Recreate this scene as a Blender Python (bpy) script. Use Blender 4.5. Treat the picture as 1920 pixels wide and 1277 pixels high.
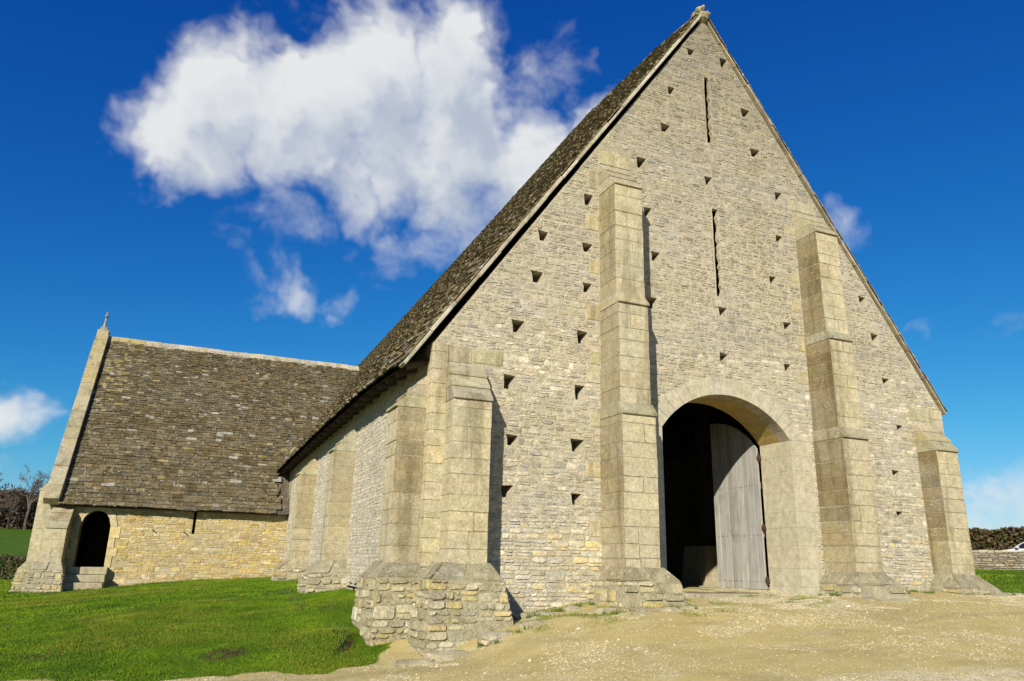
import bpy, bmesh, math, random
import numpy as np
from mathutils import Vector, Matrix
random.seed(7); rng = np.random.default_rng(7)
for o in list(bpy.data.objects): bpy.data.objects.remove(o)
S = bpy.context.scene
C = S.collection

# ------------------------------------------------------------------ camera
CAM = np.array([-10.5524, -13.0644, 1.3748]); YAW, PITCH, ROLL, FPX = 0.394096, 0.290381, 0.023445, 1404.26
def cam_axes():
    f = np.array([math.sin(YAW)*math.cos(PITCH), math.cos(YAW)*math.cos(PITCH), math.sin(PITCH)])
    r = np.array([math.cos(YAW), -math.sin(YAW), 0.0]); u = np.cross(r, f)
    return r*math.cos(ROLL)+u*math.sin(ROLL), -r*math.sin(ROLL)+u*math.cos(ROLL), f
AR, AU, AF = cam_axes()
cd = bpy.data.cameras.new('camera'); cam = bpy.data.objects.new('camera', cd); C.objects.link(cam)
cd.sensor_width = 36; cd.lens = FPX*36/1920; cd.clip_end = 3000; cd.clip_start = .1
m = Matrix.Identity(4)
for i in range(3):
    m[i][0], m[i][1], m[i][2], m[i][3] = AR[i], AU[i], -AF[i], CAM[i]
cam.matrix_world = m
S.camera = cam

# ------------------------------------------------------------------ sun, sky, exposure
SUN_FROM = Vector((-0.90, -1.0, 0.655)).normalized()
SUN_EL = math.asin(SUN_FROM.z); SUN_AZ = math.atan2(SUN_FROM.x, SUN_FROM.y)
sd = bpy.data.lights.new('sun', 'SUN'); sd.energy = 5.0; sd.angle = math.radians(.53); sd.color = (1.0, .93, .80)
so = bpy.data.objects.new('sun', sd); C.objects.link(so)
so.rotation_euler = SUN_FROM.to_track_quat('Z', 'Y').to_euler(); so.location = (-30, -30, 30)
S.view_settings.view_transform = 'Standard'; S.view_settings.look = 'None'
S.view_settings.exposure = 0.65; S.view_settings.gamma = 1.0; S.view_settings.use_curve_mapping = False
S.cycles.max_bounces = 4; S.cycles.diffuse_bounces = 2; S.cycles.glossy_bounces = 2
S.cycles.transparent_max_bounces = 4

ALB = .742        # real surface colours sit below the values that the palettes below are written in
class NT:
    """small helper to write node trees"""
    def __init__(s, nt): s.t = nt; s.n = nt.nodes; s.l = nt.links
    def new(s, kind, **kw):
        n = s.n.new(kind)
        for k, v in kw.items(): setattr(n, k, v)
        return n
    def put(s, sock, v):
        if isinstance(v, bpy.types.NodeSocket): s.l.new(v, sock)
        elif v is not None: sock.default_value = v
    def math(s, op, a, b=None, c=None, clamp=False):
        n = s.new('ShaderNodeMath', operation=op, use_clamp=clamp)
        s.put(n.inputs[0], a)
        if b is not None: s.put(n.inputs[1], b)
        if c is not None: s.put(n.inputs[2], c)
        return n.outputs[0]
    def vmath(s, op, a, b=None, out=0):
        n = s.new('ShaderNodeVectorMath', operation=op); s.put(n.inputs[0], a)
        if b is not None:
            s.put(n.inputs[3 if op == 'SCALE' else 1], b)
        return n.outputs[out]
    def noise(s, vec, scale, detail=4, rough=.55, dist=0, col=False):
        n = s.new('ShaderNodeTexNoise'); s.put(n.inputs['Vector'], vec); n.inputs['Scale'].default_value = scale
        n.inputs['Detail'].default_value = detail; n.inputs['Roughness'].default_value = rough; n.inputs['Distortion'].default_value = dist
        return n.outputs['Color' if col else 'Fac']
    def rng(s, v, a, b, c=0., d=1., smooth=False):
        n = s.new('ShaderNodeMapRange', clamp=True); n.interpolation_type = 'SMOOTHSTEP' if smooth else 'LINEAR'
        s.put(n.inputs[0], v)
        for i, x in enumerate((a, b, c, d)): s.put(n.inputs[1+i], x)
        return n.outputs[0]
    def mix(s, f, a, b, mode='MIX'):
        n = s.new('ShaderNodeMix', data_type='RGBA', blend_type=mode, clamp_factor=True)
        s.put(n.inputs[0], f); 
        for i, v in ((6, a), (7, b)):
            if isinstance(v, tuple) and len(v) == 3: v = (*v, 1)
            s.put(n.inputs[i], v)
        return n.outputs[2]

W = bpy.data.worlds.new('World'); S.world = W; W.use_nodes = True
W.node_tree.nodes.clear(); w = NT(W.node_tree)
W.cycles.sampling_method = 'MANUAL'; W.cycles.sample_map_resolution = 256
sky = w.new('ShaderNodeTexSky', sky_type='NISHITA', sun_disc=False)
sky.sun_elevation = SUN_EL; sky.sun_rotation = SUN_AZ; sky.altitude = 200; sky.air_density = 1.0; sky.dust_density = .25; sky.ozone_density = 3.5
SKY_STRENGTH = .075
BLOBS = [(-0.0835,0.8727,0.48,100,.9),(-0.0251,0.8526,0.522,122,1),(0.0566,0.8339,0.549,132,1),(0.1411,0.8077,0.5725,135,1),(0.2299,0.7646,0.6021,130,1),(0.2412,0.7403,0.6275,75,.9),
 (0.154,0.8441,0.5136,165,.95),(0.2493,0.8117,0.5282,175,.95),(0.3395,0.7948,0.5031,160,.85),(0.3956,0.753,0.5258,110,.85),(0.0654,0.863,0.501,135,.95),(-0.0304,0.8783,0.4771,115,.95),
 (-0.0662,0.8978,0.4354,80,.62),(-0.115,0.8704,0.4762,72,.6),(0.2663,0.8514,0.4519,155,.66),(0.2051,0.883,0.4223,125,.50),(0.3536,0.8239,0.4429,140,.66),
 (0.0674,0.9086,0.4122,90,.48),(0.3439,0.7258,0.5957,95,.46),(0.0514,0.9364,0.3471,75,.43),(0.093,0.9394,0.3299,65,.43),(0.15,0.935,0.322,60,.38),(-0.1928,0.971,0.1453,62,.72),(-0.1724,0.9763,0.1361,45,.55),
 (0.6797,0.6049,0.4148,66,.40),(0.8127,0.5178,0.2673,60,.40),(0.7594,0.5881,0.2784,40,.38)]
g = bpy.data.node_groups.new('cloud_density', 'ShaderNodeTree')
g.interface.new_socket('Vector', in_out='INPUT', socket_type='NodeSocketVector')
g.interface.new_socket('Density', in_out='OUTPUT', socket_type='NodeSocketFloat'); g.interface.new_socket('Body', in_out='OUTPUT', socket_type='NodeSocketFloat')
G = NT(g); gi = G.new('NodeGroupInput'); go = G.new('NodeGroupOutput')
vec = gi.outputs[0]
warp = G.vmath('SCALE', G.vmath('SUBTRACT', G.noise(vec, 7, 4, .55, col=True), (.5, .5, .5)), .15)
wv = G.vmath('ADD', vec, warp)
acc = None
for x, y, z, R, wt in BLOBS:
    dd = G.vmath('DISTANCE', wv, (x, y, z), out=1)
    v = G.rng(dd, 0.0, R/1404*1.5, wt, 0.0, True)
    acc = v if acc is None else G.math('MAXIMUM', acc, v)
# low bank of cloud along the whole horizon
sepz = G.new('ShaderNodeSeparateXYZ'); G.put(sepz.inputs[0], vec)
hz = G.math('MULTIPLY', G.rng(sepz.outputs[2], .05, .19, 1., 0., True), G.rng(G.noise(vec, 2.6, 3, .5), .42, .62, .10, .60))
acc = G.math('MAXIMUM', acc, hz)
f1 = G.noise(vec, 9, 8, .62, .2)
vo = G.new('ShaderNodeTexVoronoi', feature='F1'); G.put(vo.inputs['Vector'], G.vmath('ADD', wv, (3.1, .7, 1.9))); vo.inputs['Scale'].default_value = 15; vo.inputs['Detail'].default_value = 2; vo.inputs['Roughness'].default_value = .55
den = G.math('ADD', acc, G.math('ADD', G.math('MULTIPLY', G.math('SUBTRACT', f1, .5), .85), G.math('MULTIPLY', G.math('SUBTRACT', .62, vo.outputs['Distance']), .38)))
den = G.math('SUBTRACT', G.math('SUBTRACT', den, .12), G.rng(acc, 0.0, .14, 1.0, 0.0))
G.put(go.inputs[0], den); G.put(go.inputs[1], acc)
tc = w.new('ShaderNodeTexCoord'); dirv = w.vmath('NORMALIZE', tc.outputs['Generated'])
def dens(v):
    n = w.new('ShaderNodeGroup'); n.node_tree = g; w.put(n.inputs[0], v); return n.outputs
d0, body = dens(dirv)[:2]
d1 = dens(w.vmath('ADD', dirv, (-.03, -.02, .06)))[0]
alpha = w.rng(d0, -.03, .50, 0., 1., True)
thick = w.rng(w.math('ADD', w.math('MULTIPLY', d1, .85), w.math('MULTIPLY', d0, .15)), .05, .80, 0., 1., True)
edge = w.rng(w.math('SUBTRACT', d0, d1), -.2, .3, 0., 1., True)
ccol = w.mix(thick, (.94, .96, .98), (.55, .62, .75))
ccol = w.mix(w.math('MULTIPLY', edge, .35), ccol, (.98, .98, .97))
ssep = w.new('ShaderNodeSeparateColor'); w.put(ssep.inputs[0], sky.outputs[0]); scmb = w.new('ShaderNodeCombineColor')
for ci, (k_, p_, cap) in enumerate(((2.2, 2.2, .9), (1.5, 1.32, 1.1), (1.16, .74, 2.0))):      # polarised, deep winter blue
    e_ = w.math('MULTIPLY', ssep.outputs[ci], SKY_STRENGTH)
    w.put(scmb.inputs[ci], w.math('MULTIPLY', w.math('MINIMUM', w.math('MULTIPLY', w.math('POWER', e_, p_), k_), w.math('MULTIPLY', e_, cap)), 6.4))
b1 = w.new('ShaderNodeBackground'); w.put(b1.inputs[0], scmb.outputs[0]); b1.inputs[1].default_value = .1
b2 = w.new('ShaderNodeBackground'); w.put(b2.inputs[0], ccol); b2.inputs[1].default_value = .545
mx = w.new('ShaderNodeMixShader'); w.put(mx.inputs[0], w.math('MULTIPLY', alpha, w.rng(body, .22, .72, .42, .97))); w.l.new(b1.outputs[0], mx.inputs[1]); w.l.new(b2.outputs[0], mx.inputs[2])
wo = w.new('ShaderNodeOutputWorld'); w.l.new(mx.outputs[0], wo.inputs[0])

# ------------------------------------------------------------------ helpers
def proj(P):
    d = np.asarray(P, float)-CAM; zz = d@AF
    return np.stack([960+FPX*(d@AR)/zz, 638.5-FPX*(d@AU)/zz], -1), zz
ROOT = {}
def empty(name, loc, label, cat, group=None):
    o = bpy.data.objects.new(name, None); C.objects.link(o); o.location = loc; o.empty_display_size = .3
    o['label'] = label; o['category'] = cat
    if group: o['group'] = group
    return o
def mesh_of(name, V, F, mat, cols=None, smooth=False):
    me = bpy.data.meshes.new(name)
    V = np.asarray(V, np.float32).reshape(-1, 3)
    if isinstance(F, np.ndarray) and F.ndim == 2:
        n, k = F.shape
        me.vertices.add(len(V)); me.vertices.foreach_set('co', V.ravel())
        me.loops.add(n*k); me.loops.foreach_set('vertex_index', F.astype(np.int32).ravel())
        me.polygons.add(n); me.polygons.foreach_set('loop_start', (np.arange(n)*k).astype(np.int32))
        lens = np.full(n, k)
    else:
        lens = np.array([len(f) for f in F]); tot = int(lens.sum())
        flat = np.fromiter((i for f in F for i in f), np.int32, tot)
        me.vertices.add(len(V)); me.vertices.foreach_set('co', V.ravel())
        me.loops.add(tot); me.loops.foreach_set('vertex_index', flat)
        me.polygons.add(len(F)); me.polygons.foreach_set('loop_start', np.concatenate([[0], np.cumsum(lens)[:-1]]).astype(np.int32))
    me.update(calc_edges=True)
    me.polygons.foreach_set('use_smooth', np.full(len(lens), bool(smooth)))
    if cols is not None:
        c = np.asarray(cols, np.float32)
        c = np.hstack([c, np.ones((len(c), 1), np.float32)]) if c.shape[1] == 3 else c
        a = me.color_attributes.new('Col', 'FLOAT_COLOR', 'CORNER')
        a.data.foreach_set('color', np.repeat(c, lens, axis=0).astype(np.float32).ravel())
    me.materials.append(mat)
    return me
def link(name, me, parent=None, **props):
    o = bpy.data.objects.new(name, me); C.objects.link(o)
    if parent is not None:
        o.parent = parent
        loc = parent.location if parent.parent is None else parent.parent.location
        if parent.parent is None: o.matrix_parent_inverse = Matrix.Translation(-Vector(loc))
    for k, v in props.items(): o[k] = v
    return o
class MB:
    def __init__(s): s.v = []; s.f = []; s.c = []
    def add(s, vs, fs, col=(.5, .5, .5)):
        b = len(s.v); s.v.extend([tuple(p) for p in vs])
        for i, f in enumerate(fs):
            s.f.append(tuple(b+k for k in f)); s.c.append(col[i] if isinstance(col, list) else col)
    def box(s, x0, x1, y0, y1, z0, z1, col=(.5, .5, .5), jit=0, bev=0):
        vs = [(x, y, z) for z in (z0, z1) for y in (y0, y1) for x in (x0, x1)]
        if jit: vs = [tuple(a+random.uniform(-jit, jit) for a in p) for p in vs]
        s.add(vs, [(0, 2, 3, 1), (4, 5, 7, 6), (0, 1, 5, 4), (2, 6, 7, 3), (0, 4, 6, 2), (1, 3, 7, 5)], col)
    def prism(s, poly, axis, a, b, col=(.5, .5, .5)):
        """poly: 2-D outline; extruded between a and b along axis (0,1,2)"""
        n = len(poly)
        def P(p, t):
            q = list(p); q.insert(axis, t); return tuple(q)
        vs = [P(p, a) for p in poly]+[P(p, b) for p in poly]
        s.add(vs, [tuple(range(n))[::-1], tuple(range(n, 2*n))]+[(i, (i+1) % n, n+(i+1) % n, n+i) for i in range(n)], col)
    def tube(s, pts, rad, n=6, col=(.5, .5, .5), cap=True):
        pts = [Vector(p) for p in pts]; rings = []
        for i, p in enumerate(pts):
            t = (pts[min(i+1, len(pts)-1)]-pts[max(i-1, 0)]).normalized()
            a = t.cross(Vector((0, 0, 1)) if abs(t.z) < .9 else Vector((1, 0, 0))).normalized(); b = t.cross(a)
            r = rad[i] if isinstance(rad, (list, tuple)) else rad
            rings.append([p+a*(r*math.cos(k*2*math.pi/n))+b*(r*math.sin(k*2*math.pi/n)) for k in range(n)])
        fs = []
        for i in range(len(pts)-1):
            for k in range(n): fs.append((i*n+k, i*n+(k+1) % n, (i+1)*n+(k+1) % n, (i+1)*n+k))
        if cap: fs += [tuple(range(n))[::-1], tuple((len(pts)-1)*n+k for k in range(n))]
        s.add([p for r in rings for p in r], fs, col)
    def build(s, name, mat, parent=None, smooth=False, **props):
        me = mesh_of(name, s.v, s.f, mat, s.c, smooth)
        return link(name, me, parent, **props)
def fix_normals(o):
    bm = bmesh.new(); bm.from_mesh(o.data); bmesh.ops.recalc_face_normals(bm, faces=bm.faces); bm.to_mesh(o.data); bm.free()
def lerp(a, b, t): return a+(b-a)*t
def vary(c, a=.1, hue=.05):
    k = 1+random.uniform(-a, a)
    return (max(.01, c[0]*k*(1+random.uniform(-hue, hue))), max(.01, c[1]*k), max(.01, c[2]*k*(1+random.uniform(-hue*1.5, hue*1.5))))

# ------------------------------------------------------------------ materials
def base_mat(name, rough=.9, spec=.2):
    mt = bpy.data.materials.new(name); mt.use_nodes = True; mt.node_tree.nodes.clear(); t = NT(mt.node_tree)
    bs = t.new('ShaderNodeBsdfPrincipled'); out = t.new('ShaderNodeOutputMaterial'); t.l.new(bs.outputs[0], out.inputs[0])
    bs.inputs['Roughness'].default_value = rough; bs.inputs['Specular IOR Level'].default_value = spec
    geo = t.new('ShaderNodeNewGeometry')
    return mt, t, bs, geo.outputs['Position']
def attr(t): 
    n = t.new('ShaderNodeAttribute', attribute_name='Col'); return n.outputs['Color']
def bump(t, bs, h, strength, dist):
    n = t.new('ShaderNodeBump'); n.inputs['Strength'].default_value = strength; n.inputs['Distance'].default_value = dist
    t.put(n.inputs['Height'], h); t.l.new(n.outputs[0], bs.inputs['Normal'])
def stone_mat(name, white=.5, ochre=.4, dark=.4, fine=1.0, bump_d=.02, white_scale=14, grey=.4, moss=0, streak=0, con=1., top_dark=False):
    mt, t, bs, P = base_mat(name, .95, .1)
    c = attr(t)
    n2 = t.noise(P, 26*fine, 5, .72); n3 = t.noise(P, 7, 3, .6); n4 = t.noise(P, 1.3, 5, .66, .3)
    hs = t.new('ShaderNodeHueSaturation'); t.put(hs.inputs['Color'], c); t.put(hs.inputs['Value'], t.math('MULTIPLY', t.rng(n2, .28, .72, 1-.54*con, 1+.40*con), t.rng(n3, .3, .7, .80, 1.16)))
    col = hs.outputs[0]
    # dark algae clouds
    col = t.mix(t.math('MULTIPLY', t.rng(n4, .50, .68, 0, 1), dark), col, t.mix(1., col, (.58, .56, .50), 'MULTIPLY'))
    col = t.mix(t.math('MULTIPLY', t.rng(t.noise(P, .55, 5, .68, .6), .46, .66, 0, 1), grey), col, t.mix(.55, col, (.46, .44, .38)))
    # ochre lichen
    n5 = t.noise(P, 3.1, 5, .7, .4)
    och = t.math('MULTIPLY', t.rng(n5, .54, .68, 0, 1, True), t.rng(n2, .40, .56))
    col = t.mix(t.math('MULTIPLY', och, ochre), col, (.34, .25, .07))
    # white crusty lichen: speckles gathered in clusters
    sp = t.rng(t.noise(P, white_scale*2.2, 3, .62), .57, .65, 0, 1)
    col = t.mix(t.math('MULTIPLY', t.math('MULTIPLY', t.rng(n5, .55, .36, 0, 1), sp), white), col, (.64, .62, .57))
    # pits
    col = t.mix(t.rng(n2, .33, .26, 0, .8), col, t.mix(1., col, (.34, .32, .28), 'MULTIPLY'))
    if moss:
        col = t.mix(t.math('MULTIPLY', t.rng(t.noise(P, 4.2, 5, .72, .5), .53, .64, 0, 1), moss), col, (.040, .036, .014))
    if streak:
        mp = t.new('ShaderNodeMapping'); t.put(mp.inputs[0], P); mp.inputs['Scale'].default_value = (2.6, 2.6, .28)
        col = t.mix(t.math('MULTIPLY', t.rng(t.noise(mp.outputs[0], 1.0, 4, .6), .50, .68, 0, 1, True), streak), col, t.mix(1., col, (.50, .48, .42), 'MULTIPLY'))
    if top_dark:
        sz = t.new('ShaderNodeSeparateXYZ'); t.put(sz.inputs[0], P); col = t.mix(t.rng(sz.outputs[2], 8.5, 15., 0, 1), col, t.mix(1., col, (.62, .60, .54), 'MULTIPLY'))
    t.put(bs.inputs['Base Color'], t.mix(1., col, (ALB,)*3, 'MULTIPLY'))
    bump(t, bs, t.math('ADD', n2, t.math('MULTIPLY', n3, .5)), 1.0, bump_d)
    return mt
M = {}
M['rubble'] = stone_mat('rubble_limestone', .75, .30, .36, 1.0, .016)
M['mortar'] = stone_mat('lime_mortar', .45, .25, .5, 1.1, .04)
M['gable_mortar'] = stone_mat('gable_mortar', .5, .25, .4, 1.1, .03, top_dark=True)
M['ashlar'] = stone_mat('ashlar_limestone', .8, .45, .35, 1.15, .012, streak=.65, con=.8)
M['cap'] = stone_mat('lichened_plinth_cap', 1.0, .7, .75, 1.0, .04, 3.2)
M['dressed'] = stone_mat('dressed_limestone', .25, .12, .3, 1.0, .006, con=.4, streak=.35)
M['slate'] = stone_mat('stone_slate', .8, .30, .6, .7, .014, 5, .2, .75)
def wood_mat(name, a, b):
    mt, t, bs, P = base_mat(name, .8, .2)
    mp = t.new('ShaderNodeMapping'); t.put(mp.inputs[0], P); mp.inputs['Scale'].default_value = (18, 18, 1.1)
    n = t.noise(mp.outputs[0], 1.6, 8, .7, .6)
    col = t.mix(t.rng(n, .3, .7), a, b)
    col = t.mix(1., col, attr(t), 'MULTIPLY')
    col = t.mix(t.math('MULTIPLY', t.rng(t.noise(P, 1.8, 5, .6), .5, .75), .5), col, (.16, .13, .10))
    t.put(bs.inputs['Base Color'], t.mix(1., col, (ALB,)*3, 'MULTIPLY')); bump(t, bs, n, .6, .006)
    return mt
M['wood'] = wood_mat('weathered_oak', (.26, .25, .225), (.50, .48, .44))
M['timber'] = wood_mat('old_timber', (.06, .045, .03), (.13, .10, .07))
def plain(name, col, rough=.6, spec=.3, metal=0, noise=0.15):
    mt, t, bs, P = base_mat(name, rough, spec); bs.inputs['Metallic'].default_value = metal
    n = t.noise(P, 12, 5, .6)
    hs = t.new('ShaderNodeHueSaturation'); hs.inputs['Color'].default_value = (*col, 1); t.put(hs.inputs['Value'], t.rng(n, .3, .7, 1-noise, 1+noise))
    t.put(bs.inputs['Base Color'], t.mix(1., hs.outputs[0], (ALB,)*3, 'MULTIPLY')); return mt
M['iron'] = plain('rusty_iron', (.10, .05, .03), .8, .3, .3, .5)
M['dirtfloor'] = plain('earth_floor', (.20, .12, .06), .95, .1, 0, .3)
def leaf_mat(name, trans=.25, rough=.7):
    mt, t, bs, P = base_mat(name, rough, .15)
    hs = t.new('ShaderNodeHueSaturation'); t.put(hs.inputs['Color'], attr(t)); t.put(hs.inputs['Value'], t.rng(t.noise(P, 1.3, 4, .6), .3, .7, .8, 1.2))
    t.put(bs.inputs['Base Color'], t.mix(1., hs.outputs[0], (ALB,)*3, 'MULTIPLY'))
    return mt
M['grass'] = leaf_mat('grass_blade'); M['leaf'] = leaf_mat('hedge_leaf'); M['bark'] = leaf_mat('bark')

# ------------------------------------------------------------------ ground
CTRL = np.array([(-10.5,-13,-.24),(-10.5,-25,-.35),(0,-13,-.1),(0,-25,-.3),(12,-14,.1),(-20,-12,-.35),(-25,-25,-.5),(25,-25,.1),
 (-12.4,-.8,-.22),(-16,-1,-.3),(-9.5,-2.2,-.14),(-8.2,-2.2,-.11),(-7.2,-2.0,-.06),(-6.2,-2.0,.14),(-5.3,-1.2,.44),(-4.3,-1.4,.58),(-2.4,-1.6,.70),(-2.4,-4,.42),(0,-1,.85),(0,0,.90),(0,-4,.55),
 (2.6,-1.4,.88),(5,-.8,.95),(6.6,-.9,.95),(5,-4,.70),(9,-.5,.93),(11.6,1.8,.85),(11,-6,.62),(20,4,.95),(25.6,13.7,1.64),(26.8,11.9,1.68),(33,3,1.75),(22,20,1.6),(30,18,1.75),(31,9,1.78),
 (-7.05,-1.67,-.05),(-7.74,-.9,-.06),(-8.53,-1.35,-.12),(-10.28,-.86,-.18),(-5.85,-1.82,.33),(-7.94,.31,.12),(-8.1,4,.42),(-8.9,-.15,.04),(-8.5,1.5,.25),(-7.9,3.2,.46),(-7.9,6,.52),(-7.9,10,.60),(-7.7,15,.66),(-7.2,19.6,.64),(-9.5,5,.40),(-9.3,12,.55),(-10.3,19.6,.44),(-12.9,19.6,.22),(-14.6,18.3,.06),(-16.5,18.5,.0),
 (-12,5,.12),(-12,12,.30),(-15,6,-.05),(-15,13,.0),(-20,10,-.2),(-20,25,-.15),(-19,46,-.2),(-30,46,-.2),(-22,60,.4),(-30,110,2.6),(-36,150,4.4),(-41,184,6.3),(-60,184,6.3),(-20,184,6.3),(-60,110,2.6),(-60,40,-.3),
 (0,60,1.0),(30,60,2.2),(60,60,3),(60,0,2.2),(60,-30,1.),(-60,-30,-.8),(60,184,6.5),(-41,260,8.5),(40,260,8.),(-5.5,5,.9),(0,5,.9),(5,5,.9),(0,20,.8),(0,42,.8),(8,20,1.1)])
def tps_fit(c, s=40.0):
    X = c[:, :2]/s; d = np.linalg.norm(X[:, None]-X[None], axis=2); K = np.where(d > 0, d**2*np.log(np.maximum(d, 1e-9)), 0)
    n = len(c); Pm = np.hstack([np.ones((n, 1)), X]); A = np.zeros((n+3, n+3)); A[:n, :n] = K+1e-5*np.eye(n); A[:n, n:] = Pm; A[n:, :n] = Pm.T
    return np.linalg.solve(A, np.concatenate([c[:, 2], np.zeros(3)])), X, s
TPS = tps_fit(CTRL)
def vnoise(x, y, seed=0):
    """cheap smooth value noise"""
    xi = np.floor(x).astype(np.int64); yi = np.floor(y).astype(np.int64); xf = x-xi; yf = y-yi
    def h(a, b):
        n = (a*374761393+b*668265263+seed*1442695041) & 0x7fffffff
        n = ((n ^ (n >> 13))*1274126177) & 0x7fffffff
        return ((n ^ (n >> 16)) & 0xffff)/65535.
    u = xf*xf*(3-2*xf); v = yf*yf*(3-2*yf)
    return (h(xi, yi)*(1-u)+h(xi+1, yi)*u)*(1-v)+(h(xi, yi+1)*(1-u)+h(xi+1, yi+1)*u)*v
def fbm(x, y, o=4, seed=0):
    a = 0; k = 1.; t = 0
    for i in range(o): a = a+vnoise(x*2**i, y*2**i, seed+i)*k; t += k; k *= .5
    return a/t
def ss(a, b, x): t = np.clip((x-a)/(b-a), 0, 1); return t*t*(3-2*t)
def masks(x, y):
    """grass, bare soil, pale gravel, each 0..1"""
    n = fbm(x*.9, y*.9, 4, 3)-.5; n2 = fbm(x*4, y*4, 3, 9)-.5
    # lawn west of the barn: north of the drive, with a worn strip at its edge
    edge = np.interp(x, [-20, -12.6, -10.3, -8.5, -7.7, -7.2], [-.3, -.72, -1.25, -1.72, -1.15, -.3])+n*.5+n2*.5
    left = ss(-.2, .25, y-edge)*ss(-6.2, -6.9, x)
    right = ss(-.3, .5, (y-(.35*(x-7.6)))+n*1.2)*ss(6.9, 7.4, x)
    right = np.maximum(right, ss(30, 40, x)); far = ss(34, 46, y)
    gm = np.maximum(np.maximum(left, right), far)
    patch = np.exp(-(((x+9.75)/.42)**2+((y+.05)/.5)**2)*1.2)*ss(.36, .52, fbm(x*6, y*6, 3, 21)+.08)
    patch = np.maximum(patch, .9*np.exp(-((((y+.2)*.55-(x+7.95)*.83)-.0)/.09)**2)*np.exp(-((x+7.98)**2+(y+.2)**2)/.4**2))
    patch = np.maximum(patch, .5*ss(.66, .72, fbm(x*1.7, y*1.7, 3, 33))*(y > .5))
    weedy = ss(-3.4, -1.2, y+n*2)*(1-ss(.5, 1.5, x))*ss(-7, -6, x)
    gm = np.maximum(gm, .46*weedy*ss(.47, .64, fbm(x*2.3, y*3.3, 4, 41)))
    pale = ss(.46, .60, fbm(x*.35+3, y*.6, 4, 17)-.12+.30*ss(-5.0, -7.2, y-.16*(x+6)))*(1-gm)
    return gm, patch, pale
def ground_z(x, y, fine=True):
    x = np.asarray(x, float); y = np.asarray(y, float); sh = x.shape; xx = x.ravel(); yy = y.ravel()
    wv, X, s = TPS; out = np.zeros(len(xx))
    for i0 in range(0, len(xx), 20000):
        q = np.stack([xx[i0:i0+20000], yy[i0:i0+20000]], 1); q = np.clip(q, [-90, -40], [90, 290])/s
        d2 = ((q[:, None]-X[None])**2).sum(2); K = .5*d2*np.log(np.maximum(d2, 1e-12))
        out[i0:i0+20000] = K@wv[:-3]+wv[-3]+q@wv[-2:]
    out = out+.02*ss(290, 900, yy)*yy
    if fine:
        near = np.exp(-((xx+2)**2+(yy-2)**2)/60**2)
        out += near*((fbm(xx*.8, yy*.8, 3, 5)-.5)*.13+(fbm(xx*4, yy*4, 3, 6)-.5)*.03)
        # scoop worn into the bank beside the corner plinth
        out += .16*ss(-.05, .07, (yy+.2)*.55-(xx+7.95)*.83)*np.exp(-((xx+8.2)**2+(yy-.1)**2)/.65**2)*ss(-.9, -.5, yy-.9*(xx+7.95)*0)
    return out.reshape(sh)
def axis_pts(lo, a, b, hi, step, grow=1.13):
    mid = list(np.arange(a, b, step)); r = []; p = b; st = step
    while p < hi: r.append(p); st *= grow; p += st
    l = []; p = a; st = step
    while p > lo:
        st *= grow; p -= st; l.append(p)
    return np.array(l[::-1]+mid+r)
gx = axis_pts(-900, -17, 13, 900, .11); gy = axis_pts(-400, -6, 21, 1500, .11)
GX, GY = np.meshgrid(gx, gy); GZ = ground_z(GX, GY)
ny, nx = GX.shape; idx = np.arange(nx*ny).reshape(ny, nx)
F = np.stack([idx[:-1, :-1], idx[:-1, 1:], idx[1:, 1:], idx[1:, :-1]], -1).reshape(-1, 4)
mt, t, bs, P = base_mat('drive_and_lawn', .95, .1); M['ground'] = mt
a = t.new('ShaderNodeAttribute', attribute_name='Mask'); sep = t.new('ShaderNodeSeparateXYZ'); t.put(sep.inputs[0], a.outputs['Vector'])
n1 = t.noise(P, 1.1, 6, .6); n2 = t.noise(P, 26, 5, .7); n3 = t.noise(P, 90, 3, .7)
grav = t.mix(t.rng(n1, .35, .65), (.62, .50, .20), (.70, .58, .265))
grav = t.mix(t.math('MULTIPLY', t.rng(n2, .35, .7), .45), grav, (.52, .39, .125))
pale = t.mix(t.rng(n2, .35, .65), (.66, .57, .36), (.84, .75, .54))
pal_f = t.math('MULTIPLY', sep.outputs[2], t.rng(t.noise(P, 7, 5, .7), .3, .55))
mpg = t.new('ShaderNodeMapping'); t.put(mpg.inputs[0], P); mpg.inputs['Scale'].default_value = (.45, 1.1, 1.)
grav = t.mix(t.rng(t.noise(mpg.outputs[0], 1.0, 6, .68, .5), .48, .64, 0, .62), grav, (.43, .345, .15))
grav = t.mix(t.rng(t.noise(mpg.outputs[0], 3.1, 5, .7, .3), .55, .68, 0, .5), grav, (.74, .65, .43))
grav = t.mix(pal_f, grav, pale)
grav = t.mix(t.rng(n3, .58, .70, 0, .6), grav, (.80, .69, .45))
grav = t.mix(t.rng(n3, .36, .28, 0, .5), grav, (.28, .21, .11))
gr = t.mix(t.rng(t.noise(P, .6, 5, .6), .35, .65), (.055, .13, .005), (.11, .195, .006))
gr = t.mix(t.math('MULTIPLY', t.rng(n2, .4, .7), .5), gr, (.020, .045, .004))
col = t.mix(t.rng(t.math('ADD', sep.outputs[0], t.math('MULTIPLY', t.math('SUBTRACT', n2, .5), .5)), .35, .6), grav, gr)
col = t.mix(t.rng(t.math('ADD', sep.outputs[1], t.math('MULTIPLY', t.math('SUBTRACT', n2, .5), .4)), .35, .65), col, (.075, .045, .025))
t.put(bs.inputs['Base Color'], t.mix(1., col, (ALB,)*3, 'MULTIPLY'))
bump(t, bs, t.math('ADD', n2, t.math('MULTIPLY', n3, .7)), .8, .03)
me = mesh_of('ground', np.stack([GX, GY, GZ], -1).reshape(-1, 3), F, M['ground'], None, True)
mk = np.stack(masks(GX.ravel(), GY.ravel()), 1).astype(np.float32)
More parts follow.
